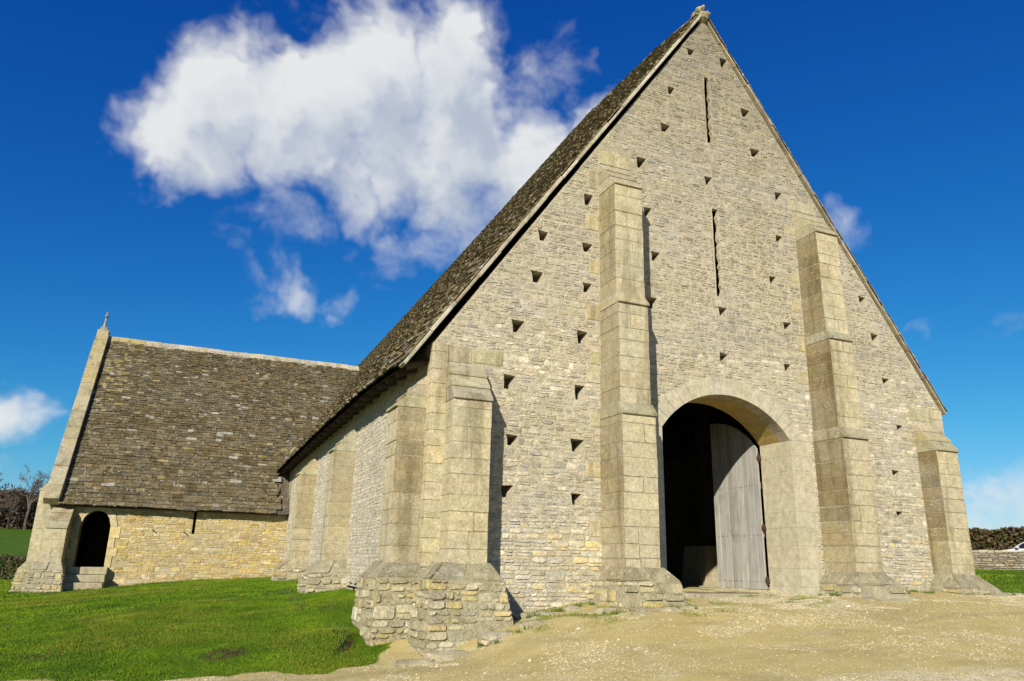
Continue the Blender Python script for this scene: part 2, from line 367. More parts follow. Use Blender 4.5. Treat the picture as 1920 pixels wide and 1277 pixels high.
at = me.attributes.new('Mask', 'FLOAT_VECTOR', 'POINT'); at.data.foreach_set('vector', mk.ravel())
link('ground', me, kind='structure')

# ------------------------------------------------------------------ masonry generators
STONES = []; SLATES = []          # every stone / slate: dict(v, f, c, parent, mat)
def stone(P, N, u0, u1, v0, v1, h, col, inset=.012, k=2, jit=.012):
    """one hump of stone over the rectangle u0..u1 x v0..v1 of the mapping P(u,v); N(u,v) outward"""
    du, dv = u1-u0, v1-v0; j = min(jit, dv*.22); cu = min(du*.34, random.uniform(.012, .07)); cv = min(dv*.38, random.uniform(.010, .045))
    ring = [(u0+cu, v0), (u1-cu, v0), (u1, v0+cv), (u1, v1-cv), (u1-cu, v1), (u0+cu, v1), (u0, v1-cv), (u0, v0+cv)]
    ring = [(a+random.uniform(-j, j), b+random.uniform(-j, j)*.8) for a, b in ring]
    cxu, cvv = (u0+u1)/2, (v0+v1)/2
    vs = []; fs = []
    tilt_u, tilt_v = random.uniform(-.3, .3)*h, random.uniform(-.3, .3)*h
    for lvl, (ins, hh) in enumerate(((0, -.03), (inset*.35, h*.62), (inset*1.3, h))):
        for a, b in ring:
            L = max(1e-4, math.hypot(a-cxu, b-cvv)); kk = max(.45, 1-ins/L)
            a2, b2 = cxu+(a-cxu)*(1-(1-kk)*1.0), cvv+(b-cvv)*(1-(1-kk)*1.0)
            q = P(a2, b2); n = N(a2, b2); e = hh
            if lvl == 2: e += tilt_u*(a-cxu)/max(du, .01)*2+tilt_v*(b-cvv)/max(dv, .01)*2+random.uniform(-.15, .15)*h
            vs.append((q[0]+n[0]*e, q[1]+n[1]*e, q[2]+n[2]*e))
    for l in range(2):
        for i in range(8): fs.append((l*8+i, l*8+(i+1) % 8, l*8+8+(i+1) % 8, l*8+8+i))
    fs.append(tuple(range(16, 24)))
    return vs, fs, [col]*len(fs)
def courses(v0, v1, hmin, hmax):
    out = []; v = v0
    while v < v1-.02:
        h = random.uniform(hmin, hmax) if random.random() > .12 else random.uniform(hmax, hmax*1.5)
        if v1-(v+h) < hmin*.8: h = v1-v
        out.append((v, min(v+h, v1))); v += h
    return out
def rubble(P, N, v0, v1, intervals, holes, palette, parent, hmin=.06, hmax=.13, wmin=.12, wmax=.42, relief=(.006, .022), gap=.012, mat='rubble', wavy=.012, tint=None):
    for a, b in courses(v0, v1, hmin, hmax):
        sp = [intervals((a+b)/2)] if not isinstance(intervals((a+b)/2), list) else intervals((a+b)/2)
        for hx0, hx1, hz0, hz1 in holes:
            if hz1 > a+.01 and hz0 < b-.01:
                nsp = []
                for s0, s1 in sp:
                    if hx1 <= s0 or hx0 >= s1: nsp.append((s0, s1)); continue
                    if hx0 > s0: nsp.append((s0, hx0))
                    if hx1 < s1: nsp.append((hx1, s1))
                sp = nsp
        for s0, s1 in sp:
            if s1-s0 < .05: continue
            u = s0; ph = random.uniform(0, 6)
            while u < s1-.02:
                wd = min(random.uniform(wmin, wmax)*(.6+.4*(b-a)/hmax), wmax*1.3)
                if s1-(u+wd) < wmin*.7: wd = s1-u
                sub = [(a, b)]
                if b-a > hmax*.85 and random.random() < .45: mm = lerp(a, b, random.uniform(.4, .6)); sub = [(a, mm), (mm, b)]
                for x, y in sub:
                    wv = wavy*math.sin(u*2.1+ph)
                    if random.random() < .05: continue
                    vs, fs, cs = stone(P, N, u+gap/2, u+wd-gap/2, x+gap/2+wv, y-gap/2+wv, random.uniform(*relief), vary(random.choice(palette), .13, .04) if tint is None else tint(u, x, vary(random.choice(palette), .13, .04)))
                    STONES.append(dict(v=vs, f=fs, c=cs, parent=parent, mat=mat))
                u += wd
PAL_GABLE = [(0.500,0.444,0.309),(0.540,0.490,0.360),(0.440,0.393,0.273),(0.470,0.439,0.340),(0.560,0.500,0.340),(0.400,0.367,0.278),(0.520,0.449,0.288)]
PAL_LOW = [(0.678,0.604,0.418),(0.723,0.650,0.451),(0.621,0.547,0.374),(0.588,0.547,0.418),(0.701,0.570,0.297),(0.531,0.479,0.352)]
PAL_PORCH = [(0.630,0.470,0.185),(0.578,0.430,0.176),(0.651,0.520,0.252),(0.525,0.400,0.168),(0.693,0.580,0.336),(0.609,0.450,0.134),(0.473,0.360,0.185),(0.546,0.460,0.286)]
PAL_SIDE = [(0.657,0.588,0.437),(0.625,0.562,0.411),(0.689,0.625,0.478),(0.594,0.519,0.364),(0.583,0.530,0.406)]
PAL_PLINTH = [(0.438,0.379,0.213),(0.490,0.430,0.254),(0.396,0.349,0.205),(0.542,0.481,0.295),(0.354,0.318,0.197),(0.521,0.420,0.180),(0.604,0.554,0.369)]
COL_ASH = (.56,.485,.30); COL_BROWN = (.205,.155,.068); COL_DRESS = (.52,.465,.335)
def quadmap(A, B, Cc, D, out):
    """bilinear patch in metres; returns P, N, U length, V length; out = rough outward vector"""
    A, B, Cc, D = [np.array(p, float) for p in (A, B, Cc, D)]
    Ul = (np.linalg.norm(B-A)+np.linalg.norm(Cc-D))/2; Vl = (np.linalg.norm(D-A)+np.linalg.norm(Cc-B))/2
    n = np.cross(Cc-A, D-B); n /= np.linalg.norm(n)
    if n@np.array(out) < 0: n = -n
    def Pf(u, v):
        s, t2 = u/Ul, v/Vl
        return (A*(1-s)+B*s)*(1-t2)+(D*(1-s)+Cc*s)*t2
    return Pf, (lambda u, v: n), Ul, Vl
def block(mb, corners8, cols, r=.0):
    """hexahedron: bottom ring 4, top ring 4 (counter-clockwise from above)"""
    mb.add(corners8, [(3, 2, 1, 0), (4, 5, 6, 7), (0, 1, 5, 4), (1, 2, 6, 5), (2, 3, 7, 6), (3, 0, 4, 7)], cols)
def bevel_obj(o, w=.008, seg=1):
    bm = bmesh.new(); bm.from_mesh(o.data); bmesh.ops.bevel(bm, geom=list(bm.edges), offset=w, segments=seg, affect='EDGES', clamp_overlap=True)
    bmesh.ops.recalc_face_normals(bm, faces=bm.faces); bm.to_mesh(o.data); bm.free()

# ------------------------------------------------------------------ the barn
HW = 6.7; ZE = 5.37; ZA = 14.95; LEN = 45.5
barn = empty('stone_barn', (0, 10, .8), 'great medieval stone barn with steep slate roof, tall buttressed gable and side porch', 'barn')
HOLES = [(-.44,13.82),(.56,13.8),(-1.09,12.51),(1.15,12.5),(-1.3,11.41),(1.36,11.41),(-2.0,10.31),(-.13,10.28),(2.0,10.32),(-3.38,9.05),(-1.87,9.09),(1.91,9.14),(-4.47,7.98),(-3.42,7.92),(-1.71,8.04),(1.59,8.02),(4.45,7.97),
 (-4.6,7.04),(-3.44,7.0),(-1.84,6.92),(.06,6.99),(1.93,6.92),(4.73,6.98),(-5.01,5.91),(-3.55,5.88),(.01,5.87),(1.83,5.87),(4.93,5.89),(-5.17,4.76),(-3.63,4.72),(5.21,4.75),(-5.08,3.63),(-3.69,3.65),(4.89,3.62),(-5.16,2.67),(-3.71,2.61),(4.85,2.67)]
SLITS = [(-.01, 11.34, 13.21), (.0, 7.36, 9.57)]
RI, RO, ZC = 2.11, 2.49, 2.94; JW = 1.70; ZS = ZC+math.sqrt(RI**2-JW**2); SILL = .92
def arch_pts(R, half, n=20):
    a0 = math.asin(half/R); return [(R*math.sin(-a0+2*a0*i/n), ZC+R*math.cos(-a0+2*a0*i/n)) for i in range(n+1)]
AI = arch_pts(RI, JW)
# --- gable core: mortar face with real holes
def gable_core():
    bm = bmesh.new()
    outer = [(-HW, -.8), (-JW-.02, -.8)]+[(-JW-.02, ZS)]+[(x, z+.01) for x, z in AI[1:-1]]+[(JW+.02, ZS), (JW+.02, -.8), (HW, -.8), (HW, ZE), (0, ZA), (-HW, ZE)]
    edges = []
    def loop(pts):
        vs = [bm.verts.new((x, 0, z)) for x, z in pts]; es = [bm.edges.new((vs[i], vs[(i+1) % len(vs)])) for i in range(len(vs))]
        edges.extend(es); return vs
    loop(outer); hl = []; rects = []
    for x, z in HOLES:
        wd, hh = random.uniform(.09, .13), random.uniform(.10, .15)
        pts = [(x-wd*random.uniform(.7, .95), z-hh*random.uniform(.9, 1.1)), (x+wd*random.uniform(.35, .9), z-hh*random.uniform(.85, 1.05)), (x+wd*random.uniform(.7, 1.0), z-hh*.1), (x+wd*random.uniform(1.0, 1.35), z+hh*random.uniform(.85, 1.1)), (x-wd*random.uniform(.95, 1.2), z+hh*random.uniform(.9, 1.1)), (x-wd*random.uniform(.8, 1.1), z)]
        hl.append((loop(pts), .42)); rects.append((min(p[0] for p in pts)-.002, max(p[0] for p in pts)+.002, z-hh, z+hh))
    for x, z0, z1 in SLITS:
        zs = np.linspace(z0, z1, 24); wl = .068
        pts = [(x-wl*random.uniform(.9, 1.1), z) for z in zs]
        R_ = []
        for i, z in enumerate(zs[::-1]): R_.append((x+wl*random.uniform(.7, 1.6), z))
        hl.append((loop(pts[::1]+R_), -.10)); rects.append((x-.10, x+.10, z0, z1))
    bmesh.ops.triangle_fill(bm, use_beauty=True, use_dissolve=False, edges=edges)
    for vs, dep in hl:
        b = [bm.verts.new((v.co.x*1.0, abs(dep), v.co.z)) for v in vs]; n = len(vs)
        for i in range(n): bm.faces.new((vs[i], vs[(i+1) % n], b[(i+1) % n], b[i]))
        if dep > 0: bm.faces.new(b)
    me = bpy.data.meshes.new('gable_wall'); bm.normal_update(); bm.to_mesh(me); bm.free()
    a = me.color_attributes.new('Col', 'FLOAT_COLOR', 'CORNER')
    a.data.foreach_set('color', np.tile(np.array([.60, .53, .375, 1], np.float32), len(a.data)))
    me.materials.append(M['gable_mortar'])
    return link('gable_wall', me, barn), rects
gable, HRECT = gable_core()
def in_gable(v):
    k = HW if v < ZE else HW*(ZA-v)/(ZA-ZE)
    return (-k+.02, k-.02)
def gable_iv(v):
    a, b = in_gable(v)
    if v < ZC+RO-.02:
        e = math.sqrt(max(0, RO**2-(v-ZC)**2)) if v > ZC else 2.3
        e = min(e, 2.3)
        return [(a, -e), (e, b)] if e < b else [(a, -e)]
    return [(a, b)]
MIDX, MIDW = 2.78, .68
TOOTH = [(-3.12,-2.3,10.02,10.38),(-3.40,-3.15,9.35,9.78),(-3.45,-3.15,8.35,8.70),(-3.38,-3.15,7.35,7.66),(-3.46,-3.15,6.30,6.62),(-3.37,-3.15,5.35,5.62),(-3.47,-3.15,4.95,5.30),(-3.38,-3.16,4.05,4.32),(-3.48,-3.16,3.05,3.36),(-3.42,-3.17,1.92,2.22),
 (2.10,2.41,9.35,9.60),(2.22,2.41,8.1,8.42),(2.12,2.41,7.32,7.62),(2.20,2.41,6.35,6.72),(2.1,2.41,5.55,5.86),(2.3,3.15,10.04,10.34),(-6.62,-5.95,5.02,5.34),(-5.93,-5.3,5.05,5.34),(5.6,6.6,5.02,5.33)]
bex = TOOTH+[(-MIDX-.36, -MIDX+.36, -1, 9.9), (MIDX-.36, MIDX+.36, -1, 9.9), (-6.43, -5.70, -1, 4.95), (5.70, 6.43, -1, 4.95)]
def plane_xz(y=0.0): return (lambda u, v: np.array((u, y, v))), (lambda u, v: (0, -1, 0))
Pg, Ng = plane_xz()
for x0_, x1_, z0_, z1_ in TOOTH:
    v = MB(); v.box(x0_+.004, x1_-.004, -.012+random.uniform(-.004, .004), .05, z0_+.003, z1_-.003, vary((.52, .45, .27), .08, .04)); o = v.build('toothing_stone', M['ashlar'], gable); bevel_obj(o, .004)
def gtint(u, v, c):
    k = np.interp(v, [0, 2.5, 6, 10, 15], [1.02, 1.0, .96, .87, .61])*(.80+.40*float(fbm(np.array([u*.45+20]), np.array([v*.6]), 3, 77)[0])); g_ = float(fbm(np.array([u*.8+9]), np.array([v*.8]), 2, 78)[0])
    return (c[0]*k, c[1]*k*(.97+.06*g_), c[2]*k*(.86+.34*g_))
# gable faces are laid in three zones: pale coarse foot, mid wall, finer grey top
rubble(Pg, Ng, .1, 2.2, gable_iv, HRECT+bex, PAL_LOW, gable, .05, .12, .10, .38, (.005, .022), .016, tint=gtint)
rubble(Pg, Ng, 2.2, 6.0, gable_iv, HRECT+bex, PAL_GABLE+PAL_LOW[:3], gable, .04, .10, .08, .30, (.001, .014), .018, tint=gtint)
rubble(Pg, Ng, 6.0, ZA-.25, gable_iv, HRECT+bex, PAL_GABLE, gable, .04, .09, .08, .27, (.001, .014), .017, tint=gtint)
# --- doorway: inner skin, jambs, voussoirs
mb = MB()
n = len(AI)
col = (.55, .44, .20)
mb.add([(x, .29, z) for x, z in AI]+[(x, .98, z-.0) for x, z in AI], [(i, n+i, n+i+1, i+1) for i in range(n-1)], (.55, .40, .14))
mb.build('door_reveal', M['dressed'], barn)
inner = MB()
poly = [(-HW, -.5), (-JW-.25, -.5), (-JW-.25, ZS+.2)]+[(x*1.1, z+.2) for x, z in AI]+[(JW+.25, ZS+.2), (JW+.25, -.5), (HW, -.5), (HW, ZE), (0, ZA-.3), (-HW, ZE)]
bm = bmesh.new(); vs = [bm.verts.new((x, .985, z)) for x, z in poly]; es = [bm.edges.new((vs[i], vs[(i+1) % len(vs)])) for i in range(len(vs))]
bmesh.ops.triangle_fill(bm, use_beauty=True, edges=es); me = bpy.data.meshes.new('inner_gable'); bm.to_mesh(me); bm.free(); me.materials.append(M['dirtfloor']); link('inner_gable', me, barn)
NV = 15; a0 = math.asin(JW/RI)
for i in range(NV):
    A0, A1 = -a0+2*a0*i/NV+.002, -a0+2*a0*(i+1)/NV-.002; v = MB(); pr = []
    k = 4; ro = [RO+random.uniform(-.02, .03)]*5
    inn = [(RI*math.sin(lerp(A0, A1, j/k)), ZC+RI*math.cos(lerp(A0, A1, j/k))) for j in range(k+1)]
    out = [(RO*math.sin(lerp(A0, A1, j/k)*1.02), ZC+RO*math.cos(lerp(A0, A1, j/k)*1.02)) for j in range(k+1)]
    v.prism(inn+out[::-1], 1, -.022+random.uniform(-.002, .002), .3, vary(COL_DRESS, .06, .03))
    o = v.build('voussoir', M['dressed'], gable); fix_normals(o)
for s in (-1, 1):
    z = SILL-.3; i = 0
    while z < ZS-.02:
        h = min(random.uniform(.34, .52), ZS-z); 
        if ZS-(z+h) < .15: h = ZS-z
        ow = 2.30+random.uniform(-.08, .04)
        v = MB(); x0, x1 = sorted((s*JW, s*ow)); v.box(x0, x1, -.022+random.uniform(-.002, .002), .975, z+.0015, z+h-.0015, vary(COL_DRESS, .05, .03))
        o = v.build('jamb_stone', M['dressed'], gable); fix_normals(o); z += h; i += 1
    v = MB()      # haunch between jamb and arch ring
    v.prism([(s*JW, ZS+.004), (s*2.28, ZS+.004), (s*RO*math.sin(a0*1.02), ZC+RO*math.cos(a0*1.02)-.004)], 1, -.019, .3, vary(COL_DRESS, .05, .03))
    o = v.build('springer', M['dressed'], gable); fix_normals(o)
# threshold kerb stones
x = -2.1
while x < 2.3:
    L = random.uniform(.35, .8); v = MB(); v.box(x, x+L-.015, -.22+random.uniform(-.04, .03), .6, .55, SILL-.02+random.uniform(-.015, .01), vary((.46, .41, .29), .1), .012)
    o = v.build('threshold_stone', M['rubble'], gable); bevel_obj(o, .02); x += L
# --- door leaf folded back inside
leaf = MB(); leaf.box(JW-.035, JW-.004, 1.02, 2.70, SILL+.06, 1.2, (.6, .6, .6)); leaf.box(JW-.035, JW-.004, 1.02, 2.70, 3.2, 3.35, (.6, .6, .6)); leaf.box(JW-.035, JW-.004, 1.02, 2.70, 2.1, 2.25, (.6, .6, .6))
door = leaf.build('door_leaf', M['wood'], barn)
NP = 9
for i in range(NP):
    y0 = 1.01+i*(1.69/NP); y1 = y0+1.69/NP-.006; v = MB(); k = random.uniform(.82, 1.12)
    def top(y): return ZC+math.sqrt(RI**2-max(0, JW-(y-1.0))**2)-.03 if (JW-(y-1.0)) < RI else ZS
    zt0, zt1 = top(y0)-.05, top(y1)-.05
    v.prism([(y0, SILL+.03+random.uniform(-.01, .01)), (y1, SILL+.03+random.uniform(-.01, .01)), (y1, zt1), (y0, zt0)], 0, JW-.075+random.uniform(-.005, .005), JW-.036, (k, k, k*random.uniform(.95, 1.05)))
    o = v.build('plank', M['wood'], door); fix_normals(o); bevel_obj(o, .004)
    for z in (1.12, 2.15, 3.28):
        if z < min(zt0, zt1)-.1:
            for yy in (.3, .7):
                q = MB(); yc = lerp(y0, y1, yy); q.box(JW-.080, JW-.07, yc-.009, yc+.009, z-.011+random.uniform(-.02, .02), z+.013, (.2, .2, .2)); q.build('nail', M['iron'], door)
for z in (1.15, 2.3, 3.9):
    q = MB(); q.tube([(JW-.05, .99, z-.09), (JW-.05, .99, z+.09)], .03, 8); q.box(JW-.09, JW-.02, .93, 1.01, z-.04, z+.04); q.build('hinge', M['iron'], door)
# --- interior: floor, piers and posts
v = MB(); v.box(-HW, HW, .3, LEN, SILL-.3, SILL-.01); v.build('earth_floor', M['dirtfloor'], barn)
for y in (5.5, 12.0, 18.5):
    for s in (-1, 1):
        v = MB(); x = s*3.5; b = .62; tp = .48
        block(v, [(x-b, y-b, .6), (x+b, y-b, .6), (x+b, y+b, .6), (x-b, y+b, .6), (x-tp, y-tp, 2.0), (x+tp, y-tp, 2.0), (x+tp, y+tp, 2.0), (x-tp, y+tp, 2.0)], (.46, .40, .27))
        o = v.build('stone_pier', M['dressed'], barn)
        v = MB(); v.box(x-.18, x+.18, y-.18, y+.18, 2.0, 9.3, (1, 1, 1)); v.build('oak_post', M['timber'], barn)
    v = MB(); v.box(-3.65, 3.65, y-.16, y+.16, 8.9, 9.3, (1, 1, 1)); v.build('tie_beam', M['timber'], barn)
# --- long walls
v = MB(); v.add([(-HW, 0, -.8), (-HW, LEN, -.8), (-HW, LEN, ZE+.25), (-HW, 0, ZE)], [(0, 1, 2, 3)], (.62, .56, .43))
v.add([(-HW+.9, .98, -.8), (-HW+.9, LEN, -.8), (-HW+.9, LEN, ZE), (-HW+.9, .98, ZE)], [(0, 1, 2, 3)], (.4, .35, .25))
side = v.build('side_wall', M['mortar'], barn)
v = MB(); v.add([(HW, 0, -.8), (HW, LEN, -.8), (HW, LEN, ZE+.2), (HW, 0, ZE)], [(0, 1, 2, 3)], (.56, .5, .37))
v.add([(-HW, LEN, -.8), (HW, LEN, -.8), (HW, LEN, ZE), (0, LEN, ZA+.4), (-HW, LEN, ZE)], [(0, 1, 2, 3, 4)], (.56, .5, .37)); v.build('rear_walls', M['mortar'], barn)
SB = [(.22, .95), (6.75, 7.45), (13.2, 13.9)]
Ps = (lambda u, v: np.array((-HW, u, v))); Ns = (lambda u, v: (-1, 0, 0))
rubble(Ps, Ns, .1, ZE+.05, lambda v: (.02, 20.0), [(a-.02, b+.02, -1, 4.75) for a, b in SB], PAL_SIDE, side, .05, .12, .09, .30, (.001, .012), .02)
# corner quoins where the gable meets the side wall, up to the eaves
z = 1.3
while z < ZE-.1:
    h = random.uniform(.24, .36); h = min(h, ZE-.02-z); L = random.choice((.5, .28)); v = MB()
    v.box(-HW-.025, -HW+(.78-L), -.025, L, z+.003, z+h-.003, vary(COL_ASH, .08, .04)); o = v.build('quoin', M['ashlar'], gable); bevel_obj(o, .004); z += h
z = 4.2
while z < ZE-.05:
    h = random.uniform(.24, .36); h = min(h, ZE-.02-z); v = MB()
    v.box(HW-.5, HW+.02, -.025, .3, z+.003, z+h-.003, vary(COL_ASH, .08, .04)); o = v.build('quoin', M['ashlar'], gable); bevel_obj(o, .004); z += h

# --- buttresses. local frame: t along the wall, d out from the wall, z up
def buttress(to3, t0, t1, stages, zbase, ztop, name='buttress', browns=(1, 0), lip=.045, lichen=.0):
    """stages: list of (z_low, z_high, depth, extra half width); weatherings slope between stages; to3(t, d, z)"""
    v = MB(); e0 = .005
    for z0, z1, d, ex in stages:
        pts = [to3(t0-ex+e0, 0, z0), to3(t1+ex-e0, 0, z0), to3(t1+ex-e0, d-e0, z0), to3(t0-ex+e0, d-e0, z0)]; pt2 = [to3(t0-ex+e0, 0, z1), to3(t1+ex-e0, 0, z1), to3(t1+ex-e0, d-e0, z1), to3(t0-ex+e0, d-e0, z1)]
        block(v, pts+pt2, (.42, .36, .22))
    core = v.build(name, M['mortar'], barn); fix_normals(core)
    def cols(face_t0, face_t1, base):
        # order of block(): bottom, top, (0-1), (1-2), (2-3), (3-0)
        return [base, base, base, face_t1, base, face_t0]
    for si, (z0, z1, d, ex) in enumerate(stages):
        z = z0
        while z < z1-.01:
            h = random.uniform(.24, .38); h = z1-z if z1-(z+h) < .16 else h
            cut = [t0-ex, t1+ex]
            if random.random() < .45: cut.insert(1, lerp(t0, t1, random.uniform(.35, .65)))
            for i in range(len(cut)-1):
                a, b = cut[i]+(.002 if i else 0), cut[i+1]-(.002 if i < len(cut)-2 else 0); jj = random.uniform(-.004, .006); j2 = random.uniform(-.006, .004)
                base = vary(COL_ASH, .07, .02)
                bw = browns[0]*min(1, max(.5, (z-1.0)/1.6))*random.uniform(.8, 1.05); dk = tuple(lerp(p_, q_, min(1, bw)) for p_, q_ in zip(base, vary(COL_BROWN, .15, .06))); dk2 = base
                ring = [(a+(j2 if i == 0 else 0), -.02), (b+(j2 if i == len(cut)-2 else 0), -.02), (b+(j2 if i == len(cut)-2 else 0), d+jj), (a+(j2 if i == 0 else 0), d+jj)]
                vs = [to3(t, dd, z+.002) for t, dd in ring]+[to3(t, dd, z+h-.002) for t, dd in ring]
                q = MB(); block(q, vs, cols(dk, dk2, base)); o = q.build('ashlar_block', M['ashlar'], core); bevel_obj(o, random.uniform(.003, .007) if random.random() > .2 else random.uniform(.012, .022), 2)
            z += h
        # weathering slabs above this stage
        nd = stages[si+1][2] if si+1 < len(stages) else 0.0; zt = stages[si+1][0]+.03 if si+1 < len(stages) else ztop
        nsl = 1 if zt-z1 < .35 else 3
        for k in range(nsl):
            da, db = lerp(d+lip, nd, k/nsl), lerp(d+lip, nd, (k+1)/nsl); za, zb = lerp(z1, zt, k/nsl), lerp(z1, zt, (k+1)/nsl)
            st = .018 if k else 0; th = .045; t0_, t1_ = t0-ex-.010, t1+ex+.010; base = vary((.44, .385, .24), .15, .06)
            pr = [(-.02, za), (da+st, za+random.uniform(-.006, .006)), (da+st, za+th), (db, zb), (-.02, zb)]
            vs = [to3(t0_, dd, zz) for dd, zz in pr]+[to3(t1_, dd, zz) for dd, zz in pr]
            q = MB(); q.add(vs, [(4, 3, 2, 1, 0), (5, 6, 7, 8, 9)]+[(i, (i+1) % 5, 5+(i+1) % 5, 5+i) for i in range(5)], base); o = q.build('weathering_slab', M['ashlar'], core); bevel_obj(o, .006)
    return core
gfr = lambda t, d, z: (t, -d, z)
sfr = lambda t, d, z: (-HW-d, t, z)
ZP = 1.37
for s in (-1, 1):
    st = [(ZP-.1, 4.2, .86, .04), (4.42, 6.50, .75, .01), (6.68, 9.2, .66, 0)]
    buttress(gfr, s*MIDX-MIDW/2, s*MIDX+MIDW/2, st, ZP, 10.0, browns=(.62 if s < 0 else .95, 0))
for a in (-6.43, 5.70): buttress(gfr, a, a+.73, [(ZP-.1, 4.22, .52, 0)], ZP, 4.98, browns=(1, 0) if a > 0 else (0, 0))
for a, b in SB: buttress(sfr, a, b, [(ZP-.1, 4.12, .56, 0)], ZP, 4.78, browns=(.6 if a < 1 else .5, 0))
# --- battered plinths under the buttresses
def plinth(to3, t0, t1, d, e_t0, e_t1, e_d, zg, zsh=1.06, foot=.10, pal=PAL_PLINTH, foot_t0=None, foot_d=None):
    """top rect t0..t1 x 0..d at ZP; shoulder grown by e_*; ground grown a little more"""
    s0, s1, sd_ = t0-e_t0, t1+e_t1, d+e_d
    g0, g1, gd = s0-(foot if foot_t0 is None else foot_t0), s1+foot, sd_+(foot if foot_d is None else foot_d)
    v = MB(); i = .004
    R = lambda a, b, c, z, k=0: [to3(a+k, -.05, z), to3(b-k, -.05, z), to3(b-k, c-k, z), to3(a+k, c-k, z)]
    vs = R(g0, g1, gd, zg, i)+R(s0, s1, sd_, zsh, i)+R(t0-.02, t1+.02, d+.02, ZP, i)
    fs = []
    for l in range(2):
        for k in range(4): fs.append((l*4+k, l*4+(k+1) % 4, l*4+4+(k+1) % 4, l*4+4+k))
    fs += [(8, 9, 10, 11)]
    v.add(vs, fs, (.48, .42, .26)); core = v.build('plinth', M['mortar'], barn); fix_normals(core)
    G0, S0, T0 = R(g0, g1, gd, zg), R(s0, s1, sd_, zsh), R(t0-.015, t1+.015, d+.015, ZP+.01)
    ctr = np.array(to3((t0+t1)/2, 0, zsh))
    for (i0, i1) in ((3, 2), (0, 3), (2, 1)):
        A, B, Cc, D = G0[i0], G0[i1], S0[i1], S0[i0]
        Pq, Nq, Ul, Vl = quadmap(A, B, Cc, D, (np.array(A)+np.array(B))/2-ctr)
        rubble(Pq, Nq, 0, Vl, lambda vv: (.01, Ul-.01), [], pal, core, .08, .18, .12, .42, (.004, .036), .026, wavy=.02)
        # chamfer slabs
        A, B, Cc, D = [np.array(p) for p in (S0[i0], S0[i1], T0[i1], T0[i0])]
        L = np.linalg.norm(B-A); ns = max(1, round(L/.6)); out = (A+B)/2-ctr; nn = np.cross(Cc-A, D-B); nn /= np.linalg.norm(nn); nn = nn if nn@out > 0 else -nn
        for k in range(ns):
            a, b = k/ns+(.004 if k else 0), (k+1)/ns-(.004 if k < ns-1 else 0)
            q4 = [lerp(A, B, a), lerp(A, B, b), lerp(D, Cc, b), lerp(D, Cc, a)]
            j = random.uniform(.004, .018)
            q = MB(); block(q, [p-nn*.06 for p in q4]+[p+nn*j for p in q4], vary((.44, .385, .24), .14, .04)); q.v = [tuple(a_+random.uniform(-.028, .028) for a_ in p_) for p_ in q.v]; o = q.build('chamfer_slab', M['cap'], core); bevel_obj(o, .02, 2)
    return core
for s in (-1, 1): plinth(gfr, s*MIDX-.38, s*MIDX+.38, .86, .22, .24, .28, .2, 1.12, .16)
plinth(gfr, -6.47, -5.68, .52, .36, .16, .38, -.6, 1.10, .16, foot_t0=.26, foot_d=.72)
plinth(gfr, 5.68, 6.45, .52, .2, .28, .34, .3)
plinth(sfr, .18, 1.0, .56, .30, .2, .27, -.6, 1.10, .2, foot_t0=.22, foot_d=.12)
for a, b in SB[1:]: plinth(sfr, a-.03, b+.03, .56, .25, .25, .42, -.2)
# footing stones that stick out of the ground at the wall foot
def footing(x, y, L, wd, h, rot, col, dz=0.):
    bm = bmesh.new(); bmesh.ops.create_icosphere(bm, subdivisions=2, radius=1)
    for vv in bm.verts:
        c_ = vv.co; k_ = (abs(c_.x)**9+abs(c_.y)**9+abs(c_.z)**9)**(-1/9)
        vv.co = Vector((c_.x*k_*L*.5*random.uniform(.88, 1.08), c_.y*k_*wd*.5*random.uniform(.88, 1.08), c_.z*k_*h*.5*random.uniform(.8, 1.1)))
    z = float(ground_z(np.array([x]), np.array([y]))[0])
    bmesh.ops.transform(bm, matrix=Matrix.Translation((x, y, z+dz-h*.24))@Matrix.Rotation(rot, 4, 'Z')@Matrix.Rotation(random.uniform(-.1, .1), 4, 'Y'), verts=bm.verts)
    me = bpy.data.meshes.new('footing_stone'); bm.to_mesh(me); bm.free()
    a = me.color_attributes.new('Col', 'FLOAT_COLOR', 'CORNER'); a.data.foreach_set('color', np.tile(np.array([*col, 1], np.float32), len(a.data))); me.materials.append(M['rubble'])
    link('footing_stone', me, barn)
for x, y, L, wd, h, r in ((-6.6,-1.42,1.0,.4,.24,.12),(-5.85,-1.36,.85,.36,.2,.18),(-7.0,-1.5,.6,.34,.2,.0),(-7.25,-1.3,.5,.4,.3,-.2),(-5.25,-1.15,.5,.3,.2,.3),(-4.55,-.55,.4,.3,.2,.1),(-4.1,-.6,.35,.26,.2,-.2),(-3.75,-1.1,.45,.3,.24,.2),(-3.2,-1.5,.5,.3,.2,.05),(-2.7,-1.55,.4,.26,.18,.1),(-2.3,-1.45,.3,.24,.16,-.3),(-4.9,-.35,.5,.3,.22,.05),(-3.4,-1.75,.35,.22,.12,.2),
  (2.2,-1.35,.5,.3,.22,.1),(2.75,-1.5,.7,.3,.24,0),(3.35,-1.35,.45,.3,.2,.2),(6.3,-1.12,.6,.35,.22,.1),(6.9,-.95,.7,.35,.16,-.15),(7.45,-.7,.35,.25,.12,.2),(5.6,-1.1,.45,.3,.2,.0),(4.2,-.2,.5,.3,.2,.0)):
    footing(x, y-(.3 if x < -5.2 and y < -1 else 0), L, wd, h, r, vary((.46, .40, .25), .15))

